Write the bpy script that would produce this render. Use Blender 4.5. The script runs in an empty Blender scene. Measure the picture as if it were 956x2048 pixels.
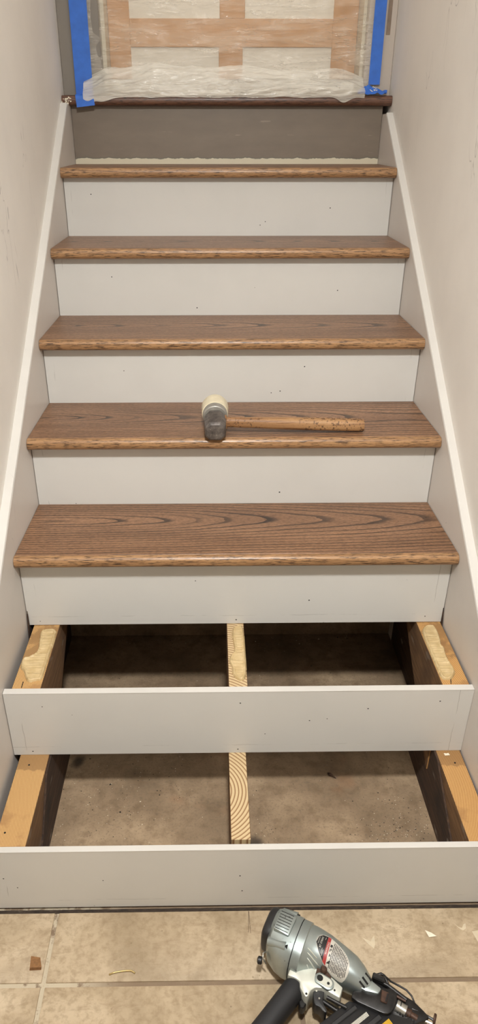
import bpy, bmesh, math, random
from mathutils import Vector, Matrix, noise

random.seed(7)
SC = bpy.context.scene
COL = SC.collection


def lin(r, g, b, a=1.0):
    def f(c):
        c /= 255.0
        return c / 12.92 if c <= 0.04045 else ((c + 0.055) / 1.055) ** 2.4
    return (f(r), f(g), f(b), a)


# ------------------------------------------------------------------ camera
FPX = 1403.53
cam_data = bpy.data.cameras.new('camera')
cam = bpy.data.objects.new('camera', cam_data)
COL.objects.link(cam)
PITCH, YAW, ROLL = -0.49773, -0.0140, -0.00043
Rx = Matrix.Rotation(PITCH, 3, 'X')
Rz = Matrix.Rotation(YAW, 3, 'Z')
Ry = Matrix.Rotation(ROLL, 3, 'Y')
Mw = Rz @ Rx @ Ry                       # x right, y forward, z up
Mc = Matrix((Mw.col[0], Mw.col[2], -Mw.col[1])).transposed().to_4x4()
Mc.translation = Vector((-0.05763, -0.92257, 1.44672))
cam.matrix_world = Mc
cam_data.sensor_fit = 'VERTICAL'
cam_data.sensor_height = 36.0
cam_data.lens = FPX * 36.0 / 2048.0
cam_data.shift_x = (478 - 442.2) / 2048.0
cam_data.shift_y = (1025.84 - 1024) / 2048.0
cam_data.clip_start = 0.02
SC.camera = cam

# ------------------------------------------------------------------ world, exposure
w = bpy.data.worlds.new('world')
SC.world = w
w.use_nodes = True
w.node_tree.nodes['Background'].inputs[0].default_value = (1.0, 0.93, 0.85, 1)
w.node_tree.nodes['Background'].inputs[1].default_value = 0.06
SC.view_settings.view_transform = 'Standard'
SC.view_settings.look = 'None'
SC.view_settings.gamma = 1.0
SC.view_settings.exposure = 0.0
SC.view_settings.use_curve_mapping = False
LAMP_POS = (0.0, -0.70, 2.33)
LAMP_EMIT = 640.0
FILL_EMIT = 75.0  # added fill lamp in the stairwell, lifts the upper walls and door
LAMP_COL = (1.0, 1.01, 0.995, 1)
FILL_POS = (0.0, 0.80, 3.65)


# ------------------------------------------------------------------ helpers
def prop(o, label=None, cat=None, group=None, kind=None):
    if label: o['label'] = label
    if cat: o['category'] = cat
    if group: o['group'] = group
    if kind: o['kind'] = kind
    return o


def link(name, data, parent=None, loc=(0, 0, 0), rot=(0, 0, 0)):
    o = bpy.data.objects.new(name, data)
    COL.objects.link(o)
    o.location = loc
    o.rotation_euler = rot
    if parent is not None:
        o.parent = parent
    return o


def empty(name, loc, label, cat, group=None, rotz=0.0, kind=None):
    o = link(name, None, None, loc, (0, 0, rotz))
    o.empty_display_size = 0.05
    return prop(o, label, cat, group, kind)


def mesh_of(name, bm, mats, smooth=None):
    bmesh.ops.recalc_face_normals(bm, faces=bm.faces[:])
    me = bpy.data.meshes.new(name)
    bm.to_mesh(me)
    bm.free()
    if not isinstance(mats, (list, tuple)):
        mats = [mats]
    for m in mats:
        me.materials.append(m)
    if smooth is not None:
        for p in me.polygons:
            p.use_smooth = True
        if smooth < 3.1:
            me.set_sharp_from_angle(angle=smooth)
    return me


def obj(name, bm, mats, parent=None, loc=(0, 0, 0), rot=(0, 0, 0), smooth=None):
    return link(name, mesh_of(name, bm, mats, smooth), parent, loc, rot)


def bevel(bm, r, seg=1):
    if r > 0:
        bmesh.ops.bevel(bm, geom=bm.edges[:], offset=r, offset_type='OFFSET', segments=seg,
                        profile=0.5, affect='EDGES', clamp_overlap=True)


def box(a, b, r=0.0, seg=1, bm=None):
    t = bmesh.new()
    x0, y0, z0 = a
    x1, y1, z1 = b
    v = [t.verts.new(p) for p in ((x0, y0, z0), (x1, y0, z0), (x1, y1, z0), (x0, y1, z0),
                                  (x0, y0, z1), (x1, y0, z1), (x1, y1, z1), (x0, y1, z1))]
    for f in ((0, 3, 2, 1), (4, 5, 6, 7), (0, 1, 5, 4), (1, 2, 6, 5), (2, 3, 7, 6), (3, 0, 4, 7)):
        t.faces.new([v[i] for i in f])
    bevel(t, r, seg)
    return merge(bm, t)


def merge(bm, t):
    if bm is None:
        return t
    me = bpy.data.meshes.new('tmp')
    t.to_mesh(me)
    t.free()
    bm.from_mesh(me)
    bpy.data.meshes.remove(me)
    return bm


def prism(poly, axis, a, b, r=0.0, seg=1, bm=None):
    """poly: 2-D outline; axis 0/1/2 = extrusion axis; outline given in the other two axes in order."""
    t = bmesh.new()

    def P(p, h):
        q = list(p)
        q.insert(axis, h)
        return q
    lo = [t.verts.new(P(p, a)) for p in poly]
    hi = [t.verts.new(P(p, b)) for p in poly]
    n = len(poly)
    t.faces.new(lo)
    t.faces.new(hi[::-1])
    for i in range(n):
        t.faces.new((lo[i], lo[(i + 1) % n], hi[(i + 1) % n], hi[i]))
    bmesh.ops.recalc_face_normals(t, faces=t.faces[:])
    bevel(t, r, seg)
    return merge(bm, t)


def tube(path, rad, seg=10, bm=None, caps=True, squash=(1, 1)):
    """rad: number or list, one per path point."""
    t = bmesh.new()
    path = [Vector(p) for p in path]
    n = len(path)
    rad = rad if isinstance(rad, (list, tuple)) else [rad] * n
    rings = []
    up = None
    for i, p in enumerate(path):
        d = (path[min(i + 1, n - 1)] - path[max(i - 1, 0)]).normalized()
        if up is None:
            up = Vector((0, 0, 1)) if abs(d.z) < 0.9 else Vector((0, 1, 0))
        s = d.cross(up).normalized()
        u = s.cross(d).normalized()
        up = u
        rings.append([t.verts.new(p + s * (math.cos(k * 2 * math.pi / seg) * rad[i] * squash[0]) +
                                  u * (math.sin(k * 2 * math.pi / seg) * rad[i] * squash[1])) for k in range(seg)])
    for i in range(n - 1):
        for k in range(seg):
            t.faces.new((rings[i][k], rings[i][(k + 1) % seg], rings[i + 1][(k + 1) % seg], rings[i + 1][k]))
    if caps:
        t.faces.new(rings[0][::-1])
        t.faces.new(rings[-1])
    return merge(bm, t)


def loft(secs, seg=40, n=2.0, bm=None):
    """secs: (x, cy, cz, ry, rz) super-ellipse sections along x."""
    t = bmesh.new()
    rings = []
    for s in secs:
        x, cy, cz, ry, rz = s[:5]
        e = s[5] if len(s) > 5 else n
        R = []
        for k in range(seg):
            a = 2 * math.pi * k / seg
            c, sn = math.cos(a), math.sin(a)
            R.append(t.verts.new((x, cy + ry * math.copysign(abs(c) ** (2 / e), c),
                                  cz + rz * math.copysign(abs(sn) ** (2 / e), sn))))
        rings.append(R)
    for i in range(len(rings) - 1):
        for k in range(seg):
            t.faces.new((rings[i][k], rings[i][(k + 1) % seg], rings[i + 1][(k + 1) % seg], rings[i + 1][k]))
    t.faces.new(rings[0][::-1])
    t.faces.new(rings[-1])
    return merge(bm, t)


def inside(p, poly):
    x, y = p
    c = False
    n = len(poly)
    for i in range(n):
        x1, y1 = poly[i]
        x2, y2 = poly[(i + 1) % n]
        if (y1 > y) != (y2 > y) and x < (x2 - x1) * (y - y1) / (y2 - y1) + x1:
            c = not c
    return c


def edge_dist(p, poly):
    best = 9
    n = len(poly)
    P = Vector(p)
    for i in range(n):
        a = Vector(poly[i])
        b = Vector(poly[(i + 1) % n])
        ab = b - a
        t = max(0, min(1, (P - a).dot(ab) / max(ab.dot(ab), 1e-12)))
        best = min(best, (P - a - ab * t).length)
    return best


def smooth_poly(poly, it=2):
    for _ in range(it):
        q = []
        for i in range(len(poly)):
            a = poly[i]
            b = poly[(i + 1) % len(poly)]
            q.append((a[0] * .75 + b[0] * .25, a[1] * .75 + b[1] * .25))
            q.append((a[0] * .25 + b[0] * .75, a[1] * .25 + b[1] * .75))
        poly = q
    return poly


# ------------------------------------------------------------------ node materials
class NT:
    def __init__(self, name):
        self.m = bpy.data.materials.new(name)
        self.m.use_nodes = True
        self.t = self.m.node_tree
        self.bsdf = self.t.nodes['Principled BSDF']
        self.out = self.t.nodes['Material Output']

    def new(self, typ, **kw):
        n = self.t.nodes.new(typ)
        for k, v in kw.items():
            setattr(n, k, v)
        return n

    def put(self, sock, v):
        if hasattr(v, 'default_value') or isinstance(v, bpy.types.NodeSocket):
            self.t.links.new(v, sock)
        else:
            sock.default_value = v

    def coord(self, kind='Object'):
        return self.new('ShaderNodeTexCoord').outputs[kind]

    def mapping(self, vec, loc=(0, 0, 0), rot=(0, 0, 0), scale=(1, 1, 1)):
        n = self.new('ShaderNodeMapping')
        self.put(n.inputs[0], vec)
        n.inputs[1].default_value = loc
        n.inputs[2].default_value = rot
        n.inputs[3].default_value = scale
        return n.outputs[0]

    def noise(self, vec, scale, detail=3, rough=0.55, dist=0.0, out='Fac'):
        n = self.new('ShaderNodeTexNoise')
        self.put(n.inputs['Vector'], vec)
        n.inputs['Scale'].default_value = scale
        n.inputs['Detail'].default_value = detail
        n.inputs['Roughness'].default_value = rough
        n.inputs['Distortion'].default_value = dist
        return n.outputs[out]

    def voronoi(self, vec, scale, out='Distance', feature='F1'):
        n = self.new('ShaderNodeTexVoronoi', feature=feature)
        self.put(n.inputs['Vector'], vec)
        n.inputs['Scale'].default_value = scale
        return n.outputs[out]

    def math(self, op, a, b=0.0, c=0.0):
        n = self.new('ShaderNodeMath', operation=op)
        self.put(n.inputs[0], a)
        self.put(n.inputs[1], b)
        self.put(n.inputs[2], c)
        return n.outputs[0]

    def sep(self, vec):
        n = self.new('ShaderNodeSeparateXYZ')
        self.put(n.inputs[0], vec)
        return n.outputs

    def comb(self, x, y, z):
        n = self.new('ShaderNodeCombineXYZ')
        for i, v in enumerate((x, y, z)):
            self.put(n.inputs[i], v)
        return n.outputs[0]

    def vmath(self, op, a, b):
        n = self.new('ShaderNodeVectorMath', operation=op)
        self.put(n.inputs[0], a)
        self.put(n.inputs[1], b)
        return n.outputs[0]

    def ramp(self, fac, stops, interp='LINEAR'):
        n = self.new('ShaderNodeValToRGB')
        self.put(n.inputs[0], fac)
        cr = n.color_ramp
        cr.interpolation = interp
        while len(cr.elements) < len(stops):
            cr.elements.new(0.5)
        for e, (p, c) in zip(cr.elements, stops):
            e.position = p
            e.color = c if len(c) == 4 else (*c, 1)
        return n.outputs[0]

    def step(self, v, lo, hi):
        n = self.new('ShaderNodeMapRange', interpolation_type='SMOOTHSTEP')
        self.put(n.inputs[0], v)
        n.inputs[1].default_value = lo
        n.inputs[2].default_value = hi
        return n.outputs[0]

    def mix(self, fac, a, b, blend='MIX'):
        n = self.new('ShaderNodeMix', data_type='RGBA', blend_type=blend)
        self.put(n.inputs[0], fac)
        self.put(n.inputs[6], a)
        self.put(n.inputs[7], b)
        return n.outputs[2]

    def rnd(self):
        return self.new('ShaderNodeObjectInfo').outputs['Random']

    def shifted(self, amt=17.0, coord='Object'):
        r = self.rnd()
        o = self.comb(self.math('MULTIPLY', r, amt), self.math('MULTIPLY', r, amt * 1.7), self.math('MULTIPLY', r, amt * 0.6))
        return self.vmath('ADD', self.coord(coord), o)

    def bump(self, h, strength=0.2, dist=0.002):
        n = self.new('ShaderNodeBump')
        n.inputs['Strength'].default_value = strength
        n.inputs['Distance'].default_value = dist
        self.put(n.inputs['Height'], h)
        self.t.links.new(n.outputs[0], self.bsdf.inputs['Normal'])

    def done(self, color=None, rough=None, metal=None, spec=None):
        b = self.bsdf.inputs
        if color is not None: self.put(b['Base Color'], color)
        if rough is not None: self.put(b['Roughness'], rough)
        if metal is not None: self.put(b['Metallic'], metal)
        if spec is not None: self.put(b['Specular IOR Level'], spec)
        return self.m


def plain(name, c, rough=0.5, metal=0.0, spec=0.5, var=0.0, scale=60):
    n = NT(name)
    if var:
        f = n.noise(n.coord(), scale, 4)
        dark = tuple(x * (1 - var) for x in c[:3]) + (1,)
        lite = tuple(min(1, x * (1 + var)) for x in c[:3]) + (1,)
        return n.done(n.ramp(f, [(0.3, dark), (0.7, lite)]), rough, metal, spec)
    return n.done(c, rough, metal, spec)


def paint(name, c, scuff=0.25, rough=0.45):
    """flat painted board or plaster with faint roller texture, smudges and thin scuffs"""
    n = NT(name)
    v = n.shifted()
    big = n.noise(v, 3.5, 4, 0.6)
    col = n.mix(n.step(big, 0.35, 0.75), c, tuple(x * 0.93 for x in c[:3]) + (1,))
    # thin scuff lines: narrow band of a warped noise, masked
    s = n.noise(n.mapping(v, scale=(9, 9, 2.2)), 1.3, 3, 0.5, 0.4)
    band = n.math('SUBTRACT', 1.0, n.step(n.math('ABSOLUTE', n.math('SUBTRACT', s, 0.5)), 0.0, 0.006))
    mask = n.step(n.noise(v, 2.3, 2), 0.60, 0.68)
    col = n.mix(n.math('MULTIPLY', n.math('MULTIPLY', band, mask), scuff), col, lin(95, 85, 78))
    dots = n.math('SUBTRACT', 1.0, n.step(n.voronoi(v, 21), 0.015, 0.04))
    dm = n.step(n.noise(v, 7.0, 1), 0.62, 0.66)
    col = n.mix(n.math('MULTIPLY', n.math('MULTIPLY', dots, dm), scuff * 1.6), col, lin(80, 70, 62))
    n.bump(n.noise(v, 260, 3), 0.08, 0.001)
    return n.done(col, rough)


def riser_paint(name, c):
    n = NT(name)
    o = n.coord()
    v = n.shifted(19)
    x, y, z = n.sep(o)
    big = n.noise(v, 3.5, 4, 0.6)
    col = n.mix(n.step(big, 0.35, 0.75), c, tuple(k * 0.95 for k in c[:3]) + (1,))
    wob = n.noise(n.mapping(v, scale=(1, 0, 0)), 9, 4, 0.6)
    lz = n.math('ABSOLUTE', n.math('SUBTRACT', n.math('ADD', z, n.math('MULTIPLY_ADD', wob, -0.010, 0.005)), 0.0255))
    m1 = n.step(n.noise(n.mapping(v, loc=(3, 0, 0), scale=(1, 0, 0)), 5, 4, 0.7), 0.48, 0.56)
    l1 = n.math('MULTIPLY', n.math('SUBTRACT', 1.0, n.step(lz, 0.0001, 0.0006)), m1)
    wx = n.noise(n.mapping(v, loc=(7, 0, 0), scale=(0, 0, 1)), 12, 4, 0.6)
    ex = n.math('ABSOLUTE', n.math('SUBTRACT', n.math('ADD', n.math('ABSOLUTE', x), n.math('MULTIPLY_ADD', wx, 0.014, -0.007)), 0.492))
    m2 = n.step(n.noise(n.mapping(v, loc=(1, 4, 2), scale=(1, 0, 1)), 7, 3), 0.50, 0.58)
    l2 = n.math('MULTIPLY', n.math('SUBTRACT', 1.0, n.step(ex, 0.0001, 0.0008)), m2)
    col = n.mix(n.math('MULTIPLY', n.math('MAXIMUM', l1, l2), 0.55), col, lin(96, 84, 74))
    dots = n.math('SUBTRACT', 1.0, n.step(n.voronoi(v, 24), 0.015, 0.045))
    dm = n.step(n.noise(v, 7.0, 1), 0.60, 0.64)
    col = n.mix(n.math('MULTIPLY', n.math('MULTIPLY', dots, dm), 0.6), col, lin(80, 70, 62))
    n.bump(n.noise(n.mapping(v, scale=(1, 1, 2)), 120, 3), 0.06, 0.001)
    return n.done(col, 0.42)


def oak(name, light, mid, dark, line, freq=95.0):
    n = NT(name)
    r = n.rnd()
    o = n.coord()
    v = n.shifted(23)
    x, y, z = n.sep(o)
    w1 = n.noise(n.mapping(v, scale=(1.6, 5, 1)), 1.0, 3, 0.5)
    w2 = n.noise(n.mapping(v, scale=(0.9, 0.4, 1)), 1.1, 2, 0.5)
    w3 = n.noise(n.mapping(v, scale=(9, 60, 1)), 1.0, 2, 0.5)
    yc = n.math('MULTIPLY_ADD', r, 0.10, -0.05)
    dy = n.math('ADD', n.math('SUBTRACT', y, yc), n.math('MULTIPLY_ADD', w1, 0.024, -0.012))
    dep = n.math('ADD', n.math('MULTIPLY_ADD', w2, 0.07, 0.015), n.math('MULTIPLY', x, 0.075))
    rr = n.math('SQRT', n.math('ADD', n.math('MULTIPLY', dy, dy), n.math('MULTIPLY', dep, dep)))
    ph = n.math('ADD', n.math('MULTIPLY', rr, freq), n.math('MULTIPLY', w3, 0.35))
    fr = n.math('FRACT', ph)
    cell = n.math('FLOOR', ph)
    wn = n.new('ShaderNodeTexWhiteNoise', noise_dimensions='1D')
    n.put(wn.inputs['W'], cell)
    lw = n.math('MULTIPLY_ADD', wn.outputs[0], 0.55, 0.45)
    lineF = n.math('MULTIPLY', n.math('SUBTRACT', 1.0, n.step(fr, 0.08, 0.36)), lw)
    pore = n.noise(n.mapping(v, scale=(34, 620, 620)), 1.0, 2, 0.6)
    poreF = n.step(pore, 0.56, 0.70)
    tone = n.noise(n.mapping(v, scale=(2.0, 16, 8)), 1.0, 3)
    fine = n.noise(n.mapping(v, scale=(120, 700, 700)), 1.0, 2)
    base = n.mix(n.step(tone, 0.25, 0.75), mid, light)
    base = n.mix(n.math('MULTIPLY', n.step(fine, 0.35, 0.7), 0.6), base, dark)
    base = n.mix(n.math('MULTIPLY', poreF, 0.55), base, dark)
    col = n.mix(n.math('MULTIPLY', lineF, 0.92), base, line)
    n.bump(n.math('SUBTRACT', 1.0, n.math('ADD', n.math('MULTIPLY', lineF, 0.6), n.math('MULTIPLY', poreF, 0.4))), 0.25, 0.0008)
    return n.done(col, n.math('MULTIPLY_ADD', fine, 0.2, 0.30))


def oak_nosing(name, light, mid, dark):
    n = NT(name)
    v = n.shifted(29)
    a = n.noise(n.mapping(v, scale=(42, 560, 560)), 1.0, 3, 0.6)
    b = n.noise(n.mapping(v, scale=(8, 180, 180)), 1.0, 3, 0.6)
    col = n.mix(n.step(b, 0.3, 0.7), mid, light)
    col = n.mix(n.math('MULTIPLY', n.step(a, 0.50, 0.62), 0.9), col, dark)
    n.bump(a, 0.3, 0.0012)
    return n.done(col, 0.33)


def pine_end(name, early, late, centre, freq, wob=0.10, dirt=None):
    """cut face of a stringer: growth rings around a vertical axis at centre (object x, y)"""
    n = NT(name)
    o = n.coord()
    x, y, z = n.sep(o)
    w1 = n.noise(n.mapping(o, scale=(9, 9, 0)), 1.0, 3, 0.5)
    dx = n.math('SUBTRACT', x, centre[0])
    dy = n.math('SUBTRACT', y, centre[1])
    r = n.math('SQRT', n.math('ADD', n.math('MULTIPLY', dx, dx), n.math('MULTIPLY', dy, dy)))
    ph = n.math('ADD', n.math('MULTIPLY', r, freq), n.math('MULTIPLY', w1, wob * 10))
    fr = n.math('FRACT', ph)
    lateF = n.math('MULTIPLY', n.step(fr, 0.45, 0.86), n.math('SUBTRACT', 1.0, n.step(fr, 0.93, 1.0)))
    fib = n.noise(n.mapping(o, scale=(500, 500, 60)), 1.0, 2)
    col = n.mix(lateF, early, late)
    col = n.mix(n.math('MULTIPLY', fib, 0.30), col, tuple(c * 0.7 for c in late[:3]) + (1,))
    if dirt:
        d = n.step(n.noise(n.mapping(o, loc=(3, 1, 2)), 14, 4), 0.56, 0.66)
        col = n.mix(n.math('MULTIPLY', d, 0.55), col, dirt)
        # stain left where the old tread and riser used to sit
        wy = n.noise(n.mapping(o, loc=(6, 2, 2)), 22, 4, 0.6)
        yy = n.math('ADD', y, n.math('MULTIPLY_ADD', wy, 0.05, -0.025))
        st = n.math('MULTIPLY', n.step(yy, 0.183, 0.188), n.math('SUBTRACT', 1.0, n.step(y, 0.245, 0.247)))
        st2 = n.math('MULTIPLY', n.step(yy, 0.33, 0.345), n.step(wy, 0.38, 0.48))
        col = n.mix(n.math('MULTIPLY', n.math('MAXIMUM', st, st2), 0.5), col, lin(112, 80, 50))
    n.bump(n.math('ADD', fib, n.math('MULTIPLY', lateF, 0.5)), 0.25, 0.0006)
    return n.done(col, 0.75)


def weathered(name, a, b, c, rot=(0, 0, 0), pale=0.0):
    n = NT(name)
    v = n.mapping(n.coord(), rot=rot)
    g = n.noise(n.mapping(v, scale=(60, 9, 150)), 1.0, 4, 0.65)
    t = n.noise(v, 9, 4)
    col = n.mix(n.step(g, 0.35, 0.68), a, b)
    col = n.mix(n.step(t, 0.5, 0.8), col, c)
    if pale:
        pm = n.step(n.noise(n.mapping(v, loc=(5, 2, 1), scale=(1, 10, 22)), 1.0, 3), 0.64, 0.70)
        col = n.mix(n.math('MULTIPLY', pm, pale), col, lin(150, 140, 126))
    n.bump(g, 0.4, 0.001)
    return n.done(col, 0.85)


def concrete(name):
    n = NT(name)
    o = n.coord()
    a = n.noise(o, 4.5, 6, 0.62)
    b = n.noise(n.mapping(o, loc=(4, 4, 4)), 26, 5, 0.6)
    c = n.noise(o, 170, 3, 0.6)
    col = n.ramp(a, [(0.28, lin(106, 88, 68)), (0.5, lin(150, 127, 101)), (0.72, lin(184, 159, 128))])
    col = n.mix(n.math('MULTIPLY', n.step(b, 0.45, 0.70), 0.6), col, lin(116, 94, 70))
    col = n.mix(n.math('MULTIPLY', n.step(c, 0.5, 0.7), 0.35), col, lin(96, 84, 72))
    # rust tinged blotches and a dark grease mark near the left stringer
    rust = n.step(n.noise(n.mapping(o, loc=(9, 2, 0)), 6, 3), 0.60, 0.72)
    col = n.mix(n.math('MULTIPLY', rust, 0.35), col, lin(150, 108, 76))
    x, y, z = n.sep(o)
    for sx, sy, rad in ((-0.412, 0.385, 0.022), (0.035, 0.13, 0.03)):
        dx = n.math('SUBTRACT', x, sx)
        dy = n.math('MULTIPLY', n.math('SUBTRACT', y, sy), 0.75)
        d = n.math('SQRT', n.math('ADD', n.math('MULTIPLY', dx, dx), n.math('MULTIPLY', dy, dy)))
        d = n.math('ADD', d, n.math('MULTIPLY_ADD', b, 0.03, -0.015))
        col = n.mix(n.math('MULTIPLY', n.math('SUBTRACT', 1.0, n.step(d, rad * 0.3, rad)), 0.8), col, lin(40, 36, 32))
    sp = n.math('SUBTRACT', 1.0, n.step(n.voronoi(o, 95), 0.06, 0.16))
    spm = n.step(n.noise(o, 9, 2), 0.5, 0.62)
    col = n.mix(n.math('MULTIPLY', n.math('MULTIPLY', sp, spm), 0.7), col, lin(66, 56, 48))
    n.bump(n.math('ADD', b, c), 0.25, 0.002)
    return n.done(col, 0.9)


def travertine(name):
    n = NT(name)
    v = n.shifted(11)
    a = n.noise(v, 5.0, 6, 0.62, 0.5)
    b = n.noise(n.mapping(v, scale=(1, 2.4, 1)), 15, 5, 0.65, 0.8)
    c = n.noise(v, 230, 3)
    col = n.ramp(a, [(0.3, lin(156, 136, 108)), (0.5, lin(185, 164, 135)), (0.7, lin(208, 188, 160))])
    col = n.mix(n.math('MULTIPLY', n.step(b, 0.52, 0.75), 0.5), col, lin(140, 116, 88))
    vein = n.math('SUBTRACT', 1.0, n.step(n.math('ABSOLUTE', n.math('SUBTRACT', b, 0.5)), 0.0, 0.012))
    vm = n.step(n.noise(v, 7, 2), 0.48, 0.6)
    col = n.mix(n.math('MULTIPLY', n.math('MULTIPLY', vein, vm), 0.4), col, lin(118, 95, 70))
    pit = n.math('SUBTRACT', 1.0, n.step(n.voronoi(v, 60), 0.05, 0.12))
    pm = n.step(n.noise(v, 12, 2), 0.55, 0.65)
    col = n.mix(n.math('MULTIPLY', n.math('MULTIPLY', pit, pm), 0.5), col, lin(132, 108, 82))
    col = n.mix(n.math('MULTIPLY', n.step(n.noise(v, 70, 4, 0.65), 0.42, 0.68), 0.42), col, lin(132, 110, 80))
    n.bump(n.math('ADD', n.math('MULTIPLY', a, 0.6), n.math('SUBTRACT', b, n.math('MULTIPLY', pit, pm))), 0.5, 0.003)
    return n.done(col, n.math('MULTIPLY_ADD', b, 0.25, 0.42))


M = {}
M['white'] = riser_paint('white_painted_wood', lin(212, 209, 203))
M['cap'] = paint('bright_white_paint', lin(206, 201, 194), 0.35)
M['skirt'] = paint('skirt_paint', lin(212, 204, 196), 0.5)
M['wall'] = paint('wall_paint', lin(232, 226, 218), 0.5, 0.6)
M['ceiling'] = paint('ceiling_paint', lin(240, 236, 228), 0.0, 0.8)
M['grey_casing'] = paint('grey_casing_paint', lin(124, 116, 106), 0.25)
M['beige_casing'] = paint('beige_casing_paint', lin(188, 176, 164), 0.3)
M['oak'] = oak('stained_oak', lin(158, 118, 87), lin(128, 93, 67), lin(68, 46, 32), lin(30, 21, 16))
M['nosing'] = oak_nosing('stained_oak_nosing', lin(172, 132, 92), lin(142, 105, 71), lin(52, 35, 24))
M['sill'] = oak_nosing('dark_sill_oak', lin(112, 78, 60), lin(94, 64, 50), lin(44, 28, 23))
M['pine_centre'] = pine_end('fresh_pine_cut', lin(212, 188, 146), lin(140, 100, 62), (-0.085, 0.125), 125, 0.05)
M['pine_left'] = pine_end('yellow_fir_cut', lin(204, 164, 108), lin(160, 114, 62), (-0.62, -0.03), 330, 0.10, lin(150, 108, 66))
M['pine_right'] = pine_end('yellow_fir_cut_right', lin(202, 158, 98), lin(158, 108, 56), (0.40, -0.06), 300, 0.10, lin(146, 104, 62))
M['lumber'] = weathered('rough_lumber_side', lin(100, 72, 46), lin(130, 96, 62), lin(84, 60, 40), pale=0.35)
M['lumber_and_shade'] = weathered('old_lumber_and_shade', lin(52, 36, 26), lin(80, 57, 40), lin(38, 28, 22), pale=0.6)  # also on the sheets that stand in for cavity shade
M['concrete'] = concrete('dusty_concrete')
M['tile'] = travertine('travertine')
def glue():
    n = NT('tan_construction_adhesive')
    o = n.coord()
    a = n.noise(n.mapping(o, scale=(20, 330, 1)), 1.0, 3, 0.55, 0.5)
    b = n.noise(o, 60, 4)
    n.bump(n.math('ADD', a, b), 0.6, 0.003)
    return n.done(n.mix(n.step(b, 0.3, 0.7), lin(190, 163, 116), lin(206, 181, 136)), 0.45)


M['glue'] = glue()
M['black_plastic'] = plain('black_plastic', lin(30, 29, 30), 0.45, var=0.2)
M['rubber'] = plain('black_rubber_grip', lin(26, 25, 27), 0.62, var=0.15, scale=400)
M['dark_steel'] = plain('dark_oiled_steel', lin(42, 40, 39), 0.38, 0.5, var=0.45, scale=90)
M['bright_steel'] = plain('bright_steel', lin(176, 172, 162), 0.32, 0.8, var=0.12)
M['rust'] = plain('rusty_brown_steel', lin(72, 50, 38), 0.55, 0.4, var=0.35, scale=120)
M['hole'] = plain('dark_hole', lin(16, 14, 13), 0.8)
M['blue_tape'] = plain('blue_masking_tape', lin(48, 104, 196), 0.6, var=0.10, scale=40)
M['cream_paint'] = plain('cream_paint', lin(214, 204, 180), 0.5, var=0.05)
M['tan_door'] = plain('tan_door_paint', lin(204, 151, 98), 0.5, var=0.05, scale=14)
M['white_door'] = plain('white_door_panel', lin(238, 230, 214), 0.5)
M['chip_wood'] = plain('wood_chip', lin(136, 96, 58), 0.7, var=0.2, scale=200)
M['smear'] = plain('filler_smear', lin(206, 190, 162), 0.6, var=0.08, scale=80)
M['streak'] = plain('bare_streak', lin(128, 110, 94), 0.6, var=0.2, scale=30)
M['flake'] = plain('white_flake_and_glint', lin(232, 222, 200), 0.55)  # also colours the painted glints on the sill end
M['brass'] = plain('dull_nail_wire', lin(190, 166, 112), 0.35, 0.6)
M['yellow'] = plain('yellow_mark', lin(226, 178, 40), 0.45)
M['pale_mark'] = plain('pale_mark', lin(212, 208, 196), 0.45)
M['label_grey'] = plain('label_paper', lin(196, 190, 178), 0.45)
M['label_red'] = plain('label_red', lin(160, 50, 48), 0.45)
M['label_black'] = plain('label_black', lin(26, 24, 24), 0.4)
M['ink'] = plain('label_ink', lin(40, 38, 36), 0.5)
M['tip'] = plain('cream_hard_rubber', lin(214, 202, 174), 0.6, var=0.10, scale=45)
M['collar'] = plain('grey_zinc_collar', lin(150, 146, 138), 0.42, 0.35, var=0.15)


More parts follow.
